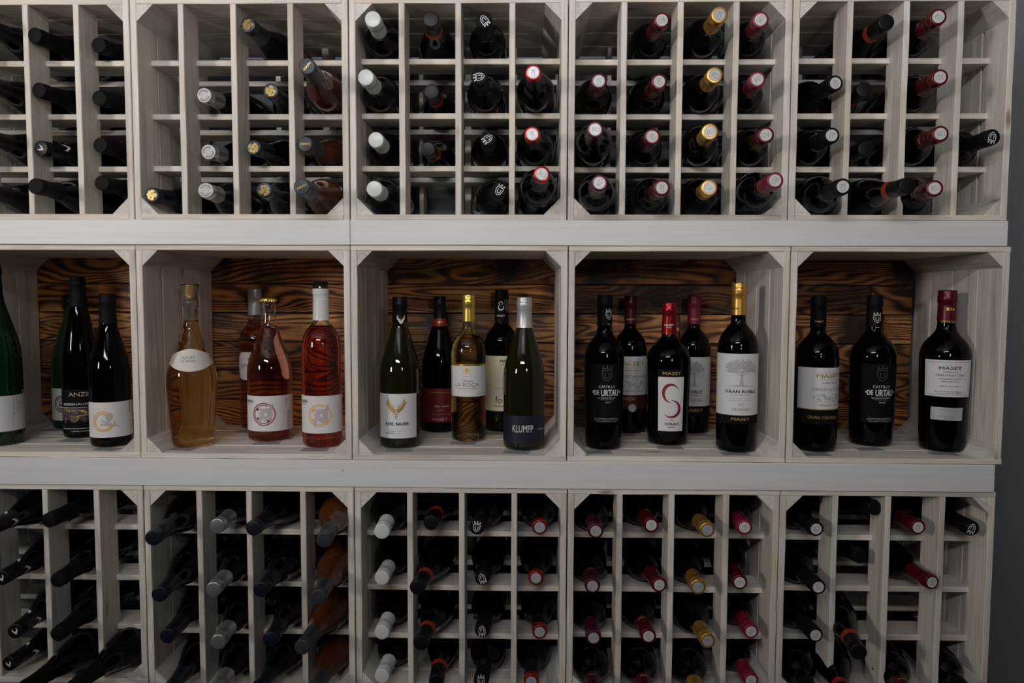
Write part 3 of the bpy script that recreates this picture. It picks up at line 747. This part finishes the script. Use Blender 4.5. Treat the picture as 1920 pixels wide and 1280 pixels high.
# --- leftmost crate
b = standing('sparkling', -2, 838, 492, 43.5, 'green_glass', 'green sparkling wine bottle at the frame edge, leftmost in the leftmost display crate', rn=.0145)
l = plabel(b, 30, 120, 744, 811, 'paper'); c0 = 30
capsule(b, 560, 'matte_black')
def f(A):
    for i, dx in enumerate((-3, 3, 9)):
        A.small((ang(b, 26)-30)/57.3*b['R']+px(b, dx), b['zf'](765), px(b, 34-6*i), px(b, 3.5), rot=PI/2)
    A.small((ang(b, 22)-30)/57.3*b['R'], b['zf'](790), px(b, 26), px(b, 2.2), rot=PI/2)
art(b, l, c0, 'pale_ink', f, 'small_print')
b = standing('burgundy', 138, 805, 553, 33.5, 'green_glass', 'dark green bottle with round emblem on white label, behind the slim black-capped bottle', rn=.0125)
capsule(b, 580, 'black_cap'); l = plabel(b, 0, 130, 728, 788, 'paper')
def f(A):
    u = math.radians(ang(b, 121))*b['R']; v = b['zf'](757)
    A.arc(u, v, px(b, 15), 0, 360, px(b, 2.4)); A.arc(u, v, px(b, 11), 40, 300, px(b, 1.4)); A.arc(u, v+px(b, 1), px(b, 5), 0, 360, px(b, 2)); A.arc(u-px(b, 2), v-px(b, 5), px(b, 4), 0, 360, px(b, 1.5))
art(b, l, 0, 'dim_ink', f, 'emblem')
b = standing('flute', 155, 822, 519, 31.5, 'dark_glass', 'slim tall dark bottle with black and gold landscape label in the leftmost display crate', rn=.0138)
capsule(b, 575, 'matte_black'); l = plabel(b, 0, 150, 730, 812, 'black_paper')
art(b, l, 0, 'tan_ink', lambda A: A.text('ANZE', px(b, -4), b['zf'](739), px(b, 36), px(b, 8)), 'lettering')
art(b, l, 0, 'white_ink', lambda A: (A.text('BEERENAUSLESE', px(b, -5), b['zf'](757.5), px(b, 60), px(b, 4.2)), A.rect(px(b, -44), px(b, 44), b['zf'](764.2), b['zf'](763.6)), A.rect(px(b, -44), px(b, 44), b['zf'](803.4), b['zf'](802.8)), A.small(px(b, -4), b['zf'](808), px(b, 30), px(b, 1.6))), 'lettering')
art(b, l, 0, 'print', lambda A: A.grid(px(b, -44), px(b, 44), lambda u: b['zf'](789+3*math.sin(u*300)), lambda u: b['zf'](765), 4), 'landscape_print', grow=.0006)
b = standing('burgundy', 210, 839, 551, 36.5, 'dark_glass', 'dark bottle with orange ring and white bird on white label, rightmost in leftmost crate', rn=.0140)
capsule(b, 606, 'matte_black'); l = plabel(b, 20, 100, 754, 820, 'paper')
U0 = math.radians(ang(b, 196)-20)*b['R']; V0 = b['zf'](790)
art(b, l, 20, 'ochre_ink', lambda A: (A.arc(U0, V0, px(b, 19), 40, 335, px(b, 2.0)), A.arc(U0+px(b, 1), V0-px(b, .5), px(b, 15.5), 50, 330, px(b, 2.4)), A.line([(U0+px(b, 20), V0+px(b, 4)), (U0+px(b, 20), V0-px(b, 8))], [px(b, 1), px(b, 4)])), 'ring_emblem')
def f(A):
    for t, ll in ((75, 18), (95, 15), (110, 14), (60, 15)):
        a_ = math.radians(t); A.line([(U0+px(b, 10), V0), (U0+px(b, 10+ll*.5*math.cos(a_)), V0+px(b, ll*.5*math.sin(a_))), (U0+px(b, 10+ll*math.cos(a_)), V0+px(b, ll*math.sin(a_)))], [px(b, 3), px(b, 4), px(b, .6)])
    for t, ll in ((150, 15), (170, 14), (190, 13)):
        a_ = math.radians(t); A.line([(U0+px(b, 10), V0-px(b, 3)), (U0+px(b, 10+ll*math.cos(a_)), V0+px(b, -3+ll*math.sin(a_)))], [px(b, 3), px(b, .6)])
    A.line([(U0-px(b, 4), V0-px(b, 6)), (U0+px(b, 12), V0-px(b, 6)), (U0+px(b, 30), V0-px(b, 10))], [px(b, 2), px(b, 6), px(b, .6)])
art(b, l, 20, 'pale_ink', f, 'bird_print', grow=.0010)
art(b, l, 20, 'grey_ink', lambda A: A.small(math.radians(ang(b, 241)-20)*b['R'], b['zf'](766), px(b, 18), px(b, 3), rot=PI/2), 'small_print')
# --- second crate
b = standing('amphora', 363, 841, 533, 45.3, 'peach_wine', 'curvy clear bottle of peach wine with cork stopper and wavy label', rn=.0135, fill=602)
zc = b['zc']; co_ = link('cork', lathe([(zc(563), .0098), (zc(556), .0108), (zc(545), .0112), (zc(535), .0112), (zc(534), .0104)], 28), M['cork'], b['o'])
def shp(z0, z1, U):
    mid = (z0+z1)/2
    ft = lambda u: b['zf'](664.5)+px(b, 9.5)*max(0, math.cos(min(PI/2, abs(u+px(b, 3))/U*1.9)))**1.3
    fb = lambda u: b['zf'](685)-px(b, 12)*max(0, math.cos(min(PI/2, abs(u+px(b, 3))/U*1.9)))**1.3
    return fb, ft
l = plabel(b, 0, 84, 655, 697, 'cream_paper', shape=shp)
art(b, l, 0, 'grey_ink', lambda A: (A.text('FLEURS', px(b, -8), b['zf'](671), px(b, 33), px(b, 5.5)), A.text('DE PRAIRIE', px(b, -8), b['zf'](677.5), px(b, 33), px(b, 3.8))))
b = standing('bordeaux', 482, 805, 542, 30.5, 'rose_wine', 'rosé bottle with silver cap and rounded white label, behind the gold-crowned bottle', rn=.0140, fill=600)
capsule(b, 590, 'bright_silver', 2)
def shp(z0, z1, U):
    k_ = lambda u: (max(0, 1-(abs(u)/U)**6))**.5*.5
    return (lambda u: (z0+z1)/2-(z1-z0)*k_(u)), (lambda u: (z0+z1)/2+(z1-z0)*k_(u))
l = plabel(b, -22, 52, 660, 712, 'paper', shape=shp)
art(b, l, -22, 'grey_ink', lambda A: A.text('EPUR', px(b, -4), b['zf'](686), px(b, 30), px(b, 8)))
art(b, l, -22, 'orange_ink', lambda A: A.blob(px(b, 2), b['zf'](673), px(b, 5), 8, px(b, 3)), 'emblem')
b = standing('sparkling', 508, 828, 560, 41, 'rose_wine', 'pink sparkling wine bottle with gold crown cap and dark red ring on label', rn=.0140, fill=612)
zc = b['zc']; P = b['P']; H = b['H']; A_ = []
vs, fs = [], []; n = 42
for z, r, j in ((H-.0055, .0168, .0010), (H-.001, .0163, .0004), (H+.0012, .0140, 0), (H+.0020, .010, 0)):
    for q in range(n): t = 2*PI*q/n; rr = r+j*(1 if q % 2 else -1); vs.append((rr*math.sin(t), -rr*math.cos(t), z))
for i in range(3):
    for q in range(n): a_ = i*n+q; b_ = i*n+(q+1) % n; fs.append((a_, b_, b_+n, a_+n))
vs.append((0, 0, H+.0021)); fs += [(len(vs)-1, 3*n+q, 3*n+(q+1) % n) for q in range(n)]
tag(link('crown_cap', mesh(vs, fs), M['yellow_gold'], b['o']), 'gold crimped crown cap')
def flab(b, cxr, ink, c, yl, yr, seed, txt):
    l = plabel(b, c, 105, yl, yr, 'paper')
    U = math.radians(ang(b, cxr)-c)*b['R']; V = (b['zf'](yl)+b['zf'](yr))/2-px(b, 1)
    art(b, l, c, ink, lambda A: (A.arc(U, V, px(b, 21), 0, 360, px(b, 1.8)), A.arc(U, V, px(b, 17.5), 60, 330, px(b, 1.5)), A.blob(U-px(b, 12), V+px(b, 9), px(b, 3)), A.blob(U-px(b, 11), V-px(b, 8), px(b, 2.6)), A.blob(U+px(b, 8), V-px(b, 12), px(b, 3))), 'ring_emblem')
    art(b, l, c, 'pink_ink', lambda A: flower(A, U+px(b, 3), V, px(b, 17)), 'flower_print', grow=.0010)
    art(b, l, c, 'pale_ink', lambda A: (A.arc(U+px(b, 4), V, px(b, 6), 0, 360, px(b, 1)), A.line([(U-px(b, 8), V-px(b, 10)), (U-px(b, 10), V-px(b, 22))], [px(b, 5), px(b, 1)]), A.line([(U+px(b, 10), V+px(b, 8)), (U+px(b, 17), V+px(b, 20))], [px(b, 5), px(b, 1)])), 'flower_line', grow=.0013)
    art(b, l, c, 'ink', lambda A: (A.text(txt, math.radians(-62-c)*b['R'], b['zf'](yl+10.5), px(b, 22), px(b, 5), .02), A.small(math.radians(-62-c)*b['R'], b['zf'](yl+16), px(b, 18), px(b, 1.1))))
    return l
l = flab(b, 496, 'red_ink', 10, 742, 808, 1, 'NGEN')
art(b, l, 10, 'pink_ink', lambda A: A.rect(math.radians(ang(b, 538)-10)*b['R'], math.radians(ang(b, 538)-10)*b['R']+px(b, 8), b['zf'](806), b['zf'](772)), 'pink_column')
art(b, l, 10, 'grey_ink', lambda A: (A.small(math.radians(ang(b, 536)-10)*b['R'], b['zf'](752), px(b, 15), px(b, 3), rot=PI/2),), 'small_print')
b = standing('bordeaux', 605, 840, 529, 36.8, 'dark_rose_wine', 'dark rosé bottle with black-topped white cap and yellow ring on label', rn=.0146, fill=612)
capsule(b, 600, 'white_cap', 0, y_top=542, closed=True, name='capsule'); c_ = capsule(b, 543, 'black_cap', name='cap_lid', grow=-.0002, label='black lid')
for yy in (551, 557, 563): 
    z = b['zc'](yy); r = rad_at(b['P'], z)+.0009; link('ring', lathe([(z-.001, r), (z, r+.0009), (z+.001, r)], 36, False, False), M['white_cap'], b['o'])
flab(b, 600, 'ochre_ink', 10, 742, 812, 2, 'AGEN')
# --- middle crate
b = standing('burgundy', 751, 841, 557, 38.5, 'olive_glass', 'black-capped bottle with golden wings on a square white label', rn=.0138)
c_ = capsule(b, 605 - 3, 'black_cap', 3)
art(b, c_, ang(b, 757), 'white_ink', lambda A: antler(A, 0, b['zc'](598), px(b, 17)), 'neck_emblem', grow=.0014, Rr=.0140)
cc = (ang(b, 713.5)+ang(b, 781))/2; hs = (ang(b, 781)-ang(b, 713.5))/2
l = plabel(b, cc, hs, 738, 821, 'paper'); uu = lambda x: math.radians(ang(b, x)-cc)*b['R']
art(b, l, cc, 'gold_ink', lambda A: wings(A, uu(743), b['zf'](767), px(b, 40)), 'winged_emblem')
art(b, l, cc, 'ink', lambda A: (A.text('AXEL BAUER', uu(744), b['zf'](794), px(b, 47), px(b, 5.8), .03), A.small(uu(734), b['zf'](807.5), px(b, 12), px(b, 1.7)), A.small(uu(731), b['zf'](811.5), px(b, 18), px(b, 1.9))))
art(b, l, cc, 'pale_ink', lambda A: (A.rect(uu(742.6), uu(743.1), b['zf'](815), b['zf'](805)), A.small(uu(753), b['zf'](807.5), px(b, 14), px(b, 1.3)), A.small(uu(748.5), b['zf'](811.5), px(b, 6), px(b, 1.3))), 'small_print')
b = standing('burgundy', 825, 811, 556, 33.5, 'dark_glass', 'black-capped bottle with orange-red label and neck band, second from left in middle crate', rn=.0128)
capsule(b, 597, 'black_cap'); nb = capsule(b, 611, 'orange_band', y_top=596.5, closed=False, name='neck_band', grow=.0010, label='orange-red neck band')
art(b, nb, 5, 'gold_ink', lambda A: A.small(0, b['zc'](603), px(b, 10), px(b, 3)), 'small_print', grow=.0014, Rr=.0140)
l = plabel(b, 0, 120, 728, 791, 'red_paper')
art(b, l, 0, 'dim_red_ink', lambda A: A.small(px(b, 1), b['zf'](751), px(b, 42), px(b, 8)), 'dark_lettering')
art(b, l, 0, 'tan_ink', lambda A: (A.small(px(b, 3), b['zf'](761), px(b, 26), px(b, 3.4)), A.small(0, b['zf'](768), px(b, 8), px(b, 2)), A.text('MASET', px(b, 0), b['zf'](785.5), px(b, 27), px(b, 4.2), .02), A.rect(px(b, -18), px(b, 20), b['zf'](776.4), b['zf'](776)), A.rect(px(b, -25), px(b, 22), b['zf'](735.4), b['zf'](735))))
b = standing('bordeaux', 879, 829, 553, 32.8, 'pale_yellow_wine', 'clear bottle of golden white wine with gold cap, centre of the middle crate', rn=.0128, fill=617)
capsule(b, 602, 'yellow_gold', 2); l = plabel(b, 0, 88, 686, 743, 'paper')
plabel(b, 0, 88, 682.5, 686, 'yellow_gold', name='gold_strip')
art(b, l, 0, 'ochre_ink', lambda A: (A.blob(px(b, -4), b['zf'](694), px(b, 4.4), 10), A.small(px(b, -4), b['zf'](700.5), px(b, 18), px(b, 1.4)), A.arc(px(b, -4), b['zf'](703), px(b, 11), 30, 60, px(b, .6)), A.arc(px(b, -4), b['zf'](703), px(b, 11), 120, 150, px(b, .6)), A.small(px(b, -4), b['zf'](705), px(b, 14), px(b, 1.2))), 'crest')
art(b, l, 0, 'grey_ink', lambda A: (A.text('Château', px(b, -3), b['zf'](713), px(b, 22), px(b, 4.6)), A.text('LA ROCA', px(b, -4), b['zf'](721), px(b, 47), px(b, 7.6)), A.small(px(b, -4), b['zf'](728), px(b, 38), px(b, 1.4)), A.small(px(b, 25), b['zf'](738), px(b, 20), px(b, 1.4))))
b = standing('bordeaux', 940, 810, 544, 33, 'dark_glass', 'black-capped bottle with white swirl neck print and cream label, behind the silver-capped bottle', rn=.0140)
c_ = capsule(b, 602, 'matte_black')
art(b, c_, -8, 'white_ink', lambda A: (swirl(A, 0, b['zc'](574), px(b, 20)), A.text('MASET', 0, b['zc'](591.5), px(b, 15), px(b, 3), .02)), 'neck_print', grow=.0014, Rr=.0145)
art(b, c_, 45, 'tan_ink', lambda A: [A.line([(px(b, q-3), b['zc'](560)), (px(b, q*1.8-4), b['zc'](568)), (px(b, q-1), b['zc'](583))], px(b, .5)) for q in (0, 2, 4)], 'neck_lines', grow=.0014, Rr=.0145)
l = plabel(b, -8, 88, 667, 770, 'cream_paper'); uu = lambda x: math.radians(ang(b, x)+8)*b['R']
art(b, l, -8, 'ink', lambda A: (A.text('MASET', uu(950), b['zf'](676.5), px(b, 26), px(b, 4.5), .03), A.small(uu(948), b['zf'](682), px(b, 16), px(b, 1.8)), A.text('fo', uu(935), b['zf'](748.5), px(b, 13), px(b, 12.5)), A.rect(uu(928), uu(966), b['zf'](727.2), b['zf'](726.8)), A.small(uu(937), b['zf'](761), px(b, 20), px(b, 2.4))))
b = standing('burgundy', 982, 845, 558, 38.8, 'olive_glass', 'dark bottle with silver screw cap and dark navy label, rightmost in middle crate', rn=.0138)
capsule(b, 614, 'bright_silver', 3); l = plabel(b, 0, 84, 779, 830, 'navy_paper')
art(b, l, 0, 'white_ink', lambda A: A.text('KLUMPP', px(b, -2), b['zf'](803), px(b, 40), px(b, 14)))
art(b, l, 0, 'pale_ink', lambda A: A.small(math.radians(ang(b, 1014))*b['R'], b['zf'](805), px(b, 20), px(b, 2.6)), 'small_print')
# --- second crate from the right
def castillo(b, cxl, word, emx, emy, parentcap):
    c = ang(b, cxl)
    l = plabel(b, c, 52, 682, 793, 'black_paper', label='matte black label')
    art(b, l, c, 'dim_ink', lambda A: shield(A, 0, b['zf'](703), px(b, 22)), 'embossed_shield')
    art(b, l, c, 'white_ink', lambda A: (A.text('CASTILLO', 0, b['zf'](724.5), px(b, 32), px(b, 5.2)), A.text('DE', px(b, -20.5), b['zf'](735.5), px(b, 10), px(b, 9), .001), A.text('URTAU', px(b, 6), b['zf'](736), px(b, 34), px(b, 12), .001), A.line([(px(b, -29), b['zf'](735)), (px(b, -26), b['zf'](735))], px(b, 3)), A.line([(px(b, 26), b['zf'](735)), (px(b, 29), b['zf'](735))], px(b, 3))))
    art(b, l, c, 'pale_ink', lambda A: (A.small(0, b['zf'](745.5), px(b, 36), px(b, 2.2)), A.small(0, b['zf'](749), px(b, 28), px(b, 1)), A.text(word, px(b, 2), b['zf'](754), px(b, 11+2*(len(word) > 5)), px(b, 2.6), .02), A.small(0, b['zf'](784), px(b, 50), px(b, 1.3)), A.small(0, b['zf'](786.6), px(b, 52), px(b, 1.3)), A.small(0, b['zf'](789.4), px(b, 44), px(b, 1.3))), 'small_print')
    art(b, parentcap, emx, 'seal_white', lambda A: (shield(A, 0, b['zc'](emy), px(b, 15)), A.small(0, b['zc'](emy+16), px(b, 6), px(b, 1.6))), 'neck_emblem', grow=.0014, Rr=.0145)
b = standing('tapered', 1131, 844, 553, 37, 'dark_glass', 'all-black bottle with white shield on its neck, leftmost in second crate from right', rn=.0138)
c_ = capsule(b, 610, 'matte_black'); castillo(b, 1137, 'TINTO', 35, 591, c_)
def maset_sketch(b, cxl, y0, y1, lines, dark, dark_text, dark_y, band):
    c = ang(b, cxl); l = plabel(b, c, 92, y0, y1, 'paper'); h = y1-y0; yy = lambda f_: b['zf'](y0+f_*h)
    art(b, l, c, 'gold_ink', lambda A: A.text('MASET', 0, yy(.19), px(b, 47), px(b, 7), .03))
    art(b, l, c, 'grey_ink', lambda A: (A.rect(px(b, -22), px(b, 22), yy(.118), yy(.112)), A.rect(px(b, -22), px(b, 22), yy(.292), yy(.286)), A.small(px(b, 2), yy(.36), px(b, 32), px(b, 2.4)), A.text(lines[0], 0, yy(.52), px(b, 66), px(b, 5)), A.text(lines[1], 0, yy(.895), px(b, 44), px(b, 4.2))), 'print')
    def sk(A):
        rnd = random.Random(2)
        for q in range(60): A.blob(px(b, rnd.uniform(-28, 28)), yy(rnd.uniform(.62, .80)), px(b, rnd.uniform(.8, 2.2)), 6, None, rnd, .4)
        A.rect(px(b, -28), px(b, 28), yy(.82), yy(.81))
    art(b, l, c, 'pale_ink', sk, 'estate_sketch')
    d = plabel(b, c, 92, y1, band, dark, name='lower_label')
    art(b, d, c, 'gold_ink', lambda A: A.text(dark_text, px(b, -8), b['zf'](dark_y), px(b, 60 if len(dark_text) > 8 else 30), px(b, 6)))
    return d
b = standing('bordeaux', 1179, 813, 555, 31.5, 'dark_glass', 'maroon-capped bottle with white label above a dark red band and round medal', rn=.0125)
c_ = capsule(b, 607, 'darkred_cap'); art(b, c_, 10, 'gold_ink', lambda A: A.text('MASET', 0, b['zc'](598), px(b, 18), px(b, 3.4), .03), grow=.0014, Rr=.0132)
d = maset_sketch(b, 1185, 668, 740, ('CABERNET SAUVIGNON', 'RESERVA 2016'), 'maroon_paper', 'PENEDES', 747, 766)
art(b, d, ang(b, 1185), 'seal_silver', lambda A: A.blob(0, b['zf'](764), px(b, 7.5), 20, None, None, 0), 'medal', grow=.0010)
b = standing('tapered', 1251, 836, 568, 40.5, 'dark_glass', 'broad-shouldered bottle with metallic red cap and big red S on white label', rn=.0138)
c_ = capsule(b, 626, 'red_foil'); art(b, c_, -2, 'white_ink', lambda A: (A.text('MASET', 0, b['zc'](609), px(b, 17), px(b, 3.6), .03), A.small(0, b['zc'](613.5), px(b, 10), px(b, 1.6))), grow=.0014, Rr=.0145)
cc = ang(b, 1257); hs = (ang(b, 1280)-ang(b, 1233))/2
l2 = plabel(b, cc, hs+1, 692, 706.5, 'black_paper', name='upper_label'); art(b, l2, cc, 'gold_ink', lambda A: A.text('MASET', px(b, 1), b['zf'](699.5), px(b, 35), px(b, 6), .04))
l = plabel(b, cc, hs, 706.5, 808, 'paper')
def f(A):
    v = b['zf'](752)
    top = [(px(b, 15*math.cos(math.radians(t))), v+px(b, 15+17*math.sin(math.radians(t)))) for t in range(30, 271, 15)]
    bot = [(px(b, 17*math.cos(math.radians(t))), v+px(b, -14+16*math.sin(math.radians(t)))) for t in range(90, -146, -15)]
    A.line(top, [px(b, .8+5.5*math.sin(PI*min(1, i/(len(top)-1)))**1.2) for i in range(len(top))])
    A.line(bot, [px(b, .8+5.0*math.sin(PI*min(1, i/(len(bot)-1)))**1.2) for i in range(len(bot))])
art(b, l, cc, 'red_ink', f, 'painted_letter')
art(b, l, cc, 'ink', lambda A: A.text('SYRAH', px(b, 2), b['zf'](794.5), px(b, 27), px(b, 5.2), .02)); art(b, l, cc, 'red_ink', lambda A: (A.text('RESERVA', px(b, 2), b['zf'](800.5), px(b, 16), px(b, 2.4), .02), A.small(px(b, 2), b['zf'](787), px(b, 8), px(b, 1.8))), 'red_lettering')
def roble(b, cxl, y0, y1, y2, name, year, tw, th, ty, spread, seed, ny):
    c = ang(b, cxl); l = plabel(b, c-8, 84, y0, y1, 'paper'); uo = math.radians(8)*b['R']
    art(b, l, c, 'pale_ink', lambda A: tree(A, 0, b['zf'](ty), px(b, tw), px(b, th), seed, spread), 'tree_print')
    art(b, l, c, 'ink', lambda A: A.text(name, 0, b['zf'](ny), px(b, 6.0*len(name)), px(b, 5.4), .015))
    art(b, l, c, 'grey_ink', lambda A: (A.small(0, b['zf'](ny+6.5), px(b, 40), px(b, 1.4)), A.rect(px(b, -22), px(b, 22), b['zf'](ny+13.2), b['zf'](ny+12.8)), A.rect(px(b, -22), px(b, 22), b['zf'](ny+17.2), b['zf'](ny+16.8)), A.text(year, 0, b['zf'](y1-20), px(b, 12), px(b, 3.6)), A.text('PENEDES', 0, b['zf'](y1-11), px(b, 32), px(b, 4.4))), 'print')
    d = plabel(b, c-8, 84, y1, y2, 'black_paper', name='lower_label')
    art(b, d, c, 'gold_ink', lambda A: A.text('MASET', 0, b['zf']((y1+y2)/2-1), px(b, 34), px(b, 5.4), .04))
b = standing('bordeaux', 1297, 813, 555, 31.5, 'dark_glass', 'raspberry-capped bottle with grey tree label, behind the red-capped bottle', rn=.0130)
c_ = capsule(b, 607, 'raspberry'); art(b, c_, 14, 'gold_ink', lambda A: A.text('MASET', 0, b['zc'](598), px(b, 16), px(b, 3), .02), grow=.0014, Rr=.0136)
roble(b, 1300, 669, 761, 778, 'ROBLE', '2018', 40, 48, 700, .38, 4, 734)
b = standing('bordeaux', 1379, 849, 531, 37, 'dark_glass', 'tall gold-capped bottle with spreading tree on grey-white label', rn=.0136)
c_ = capsule(b, 590, 'gold', 2); art(b, c_, -32, 'maroon_paper', lambda A: A.text('MASET', 0, b['zc'](578), px(b, 18), px(b, 3.4), .02), grow=.0014, Rr=.0142)
roble(b, 1387, 663, 778, 794, 'GRAN ROBLE', '2017', 66, 54, 698, .5, 9, 733.5)
# --- rightmost crate
b = standing('bordeaux', 1527, 848, 556, 38, 'dark_glass', 'black-capped bottle with white label over dark band, leftmost in rightmost crate', rn=.0138)
c_ = capsule(b, 612, 'matte_black'); art(b, c_, 8, 'gold_ink', lambda A: A.text('MASET', 0, b['zc'](602), px(b, 16), px(b, 3), .02), grow=.0014, Rr=.0145)
d = maset_sketch(b, 1549, 689, 767, ('CABERNET SAUVIGNON', 'CRIANZA 2015'), 'black_paper', 'GRAN CRIANZA', 782, 795)
plabel(b, ang(b, 1549), 92, 766.3, 768, 'gold_ink', name='gold_strip', grow=.0006)
b = standing('burgundy', 1638, 812, 590, 33.5, 'dark_glass', 'black bottle with orange-red label hidden behind the shield-necked bottle in rightmost crate', rn=.0125)
capsule(b, 600, 'black_cap'); plabel(b, 0, 120, 728, 791, 'red_paper'); capsule(b, 613, 'orange_band', y_top=601, closed=False, name='neck_band', grow=.0010)
b = standing('tapered', 1631, 838, 554, 40.5, 'dark_glass', 'all-black bottle with white shield on its neck, middle of the rightmost crate', rn=.0142)
c_ = capsule(b, 612, 'matte_black'); castillo(b, 1648, 'CRIANZA', 22, 597, c_)
b = standing('tapered', 1765, 849, 545, 43, 'dark_glass', 'broad-shouldered bottle with dark red cap, square white label and small silver label', rn=.0160)
c_ = capsule(b, 602, 'wine_red_cap'); art(b, c_, 22, 'gold_ink', lambda A: (A.small(0, b['zc'](579), px(b, 14), px(b, 6)), A.rect(px(b, -16), px(b, 10), b['zc'](601.5), b['zc'](601)), A.small(px(b, -3), b['zc'](603), px(b, 24), px(b, 2))), 'gold_print', grow=.0014, Rr=.0165)
c0_, c1_ = ang(b, 1733.5), ang(b, 1806); cc = (c0_+c1_)/2; hs = (c1_-c0_)/2
l = plabel(b, cc, hs, 675, 744, 'paper', grow=.0005); uu = lambda x: math.radians(ang(b, x)-cc)*b['R']; U = math.radians(hs)*b['R']-px(b, 4)
cxl = 1775
art(b, l, cc, 'grey_ink', lambda A: (A.line([(-U, b['zf'](679)), (U, b['zf'](679)), (U, b['zf'](740)), (-U, b['zf'](740)), (-U, b['zf'](679))], px(b, .7)), A.small(uu(cxl), b['zf'](724), px(b, 38), px(b, 1.8)), A.rect(uu(1760), uu(1791), b['zf'](685.7), b['zf'](685.2)), A.rect(uu(1760), uu(1791), b['zf'](694.7), b['zf'](694.2))), 'border')
art(b, l, cc, 'ink', lambda A: (A.text('MASET', uu(cxl), b['zf'](690), px(b, 38), px(b, 5.2), .05), A.small(uu(cxl), b['zf'](697), px(b, 24), px(b, 2)), A.small(uu(cxl), b['zf'](734), px(b, 52), px(b, 1.7)), A.small(uu(cxl), b['zf'](737.5), px(b, 40), px(b, 1.7))))
art(b, l, cc, 'dim_red_ink', lambda A: (A.text('GRAN SELECCION', uu(cxl), b['zf'](703), px(b, 50), px(b, 4.4)), A.small(uu(cxl), b['zf'](710), px(b, 38), px(b, 2)), A.small(uu(cxl), b['zf'](715), px(b, 30), px(b, 2))), 'red_lettering')
c2 = (ang(b, 1744)+ang(b, 1797))/2; h2 = (ang(b, 1797)-ang(b, 1744))/2
l3 = plabel(b, c2, h2, 764, 788, 'seal_silver', name='silver_label', grow=.0005)
art(b, l3, c2, 'grey_ink', lambda A: (A.small(px(b, -3), b['zf'](780), px(b, 32), px(b, 1.8)), A.small(px(b, 4), b['zf'](784), px(b, 18), px(b, 2)), A.small(0, b['zf'](769), px(b, 30), px(b, 1))), 'small_print')
# ------------------------------------------------------------------ price cards lying on the crate floors
def card(px_, py_, what, wd=.052):
    d = ray(px_, py_); t = (FLOOR-E)/d.z; p = CAM+d*t
    o = link('price_card', mesh([(x*wd/2, y*.016, z) for x in (-1, 1) for y in (-1, 1) for z in (0, .0006)], [(0, 1, 3, 2), (4, 6, 7, 5), (0, 4, 5, 1), (2, 3, 7, 6), (0, 2, 6, 4), (1, 5, 7, 3)]), M['card'])
    o.location = (p.x, p.y, FLOOR+.0001); o.rotation_euler = (0, 0, random.uniform(-.15, .15))
    tag(o, f'flat grey price card at the foot of the {what}', 'price card', 'price cards on the crate floors')
    A = Art()
    for q in (-.5, .1, .6): A.small(0, q*.016, wd*.7, .003)
    A.build('small_print', M['grey_ink'], o, lambda u, v: (u, v, .0008))
for a in [(104, 806, 'dark green bottle with round emblem'), (135, 826, 'slim bottle with landscape label'), (200, 842, 'bottle with orange ring and bird'), (340, 842, 'cork-stoppered peach wine bottle'),
          (462, 809, 'silver-capped rosé bottle'), (500, 831, 'gold-crowned sparkling bottle'), (590, 843, 'rosé bottle with yellow ring'), (748, 845, 'bottle with golden wings'), (868, 831, 'golden white wine bottle'),
          (928, 813, 'bottle with cream label'), (968, 848, 'silver-capped bottle with navy label'), (1122, 848, 'shield-necked bottle, second crate from right'), (1168, 816, 'bottle with round medal'), (1256, 839, 'bottle with big red S'),
          (1305, 815, 'raspberry-capped bottle'), (1378, 851, 'tall gold-capped bottle'), (1530, 852, 'leftmost bottle in rightmost crate'), (1630, 842, 'shield-necked bottle in rightmost crate'), (1770, 851, 'dark-red-capped broad bottle')]:
    card(*a)
# outward normals on lathe work and prisms are kept consistent for transmission
for me in bpy.data.meshes:
    if me.users and len(me.polygons) > 200 and me.materials and me.materials[0] and ('glass' in me.materials[0].name or 'wine' in me.materials[0].name):
        bm = bmesh.new(); bm.from_mesh(me); bmesh.ops.recalc_face_normals(bm, faces=bm.faces); bm.to_mesh(me); bm.free()
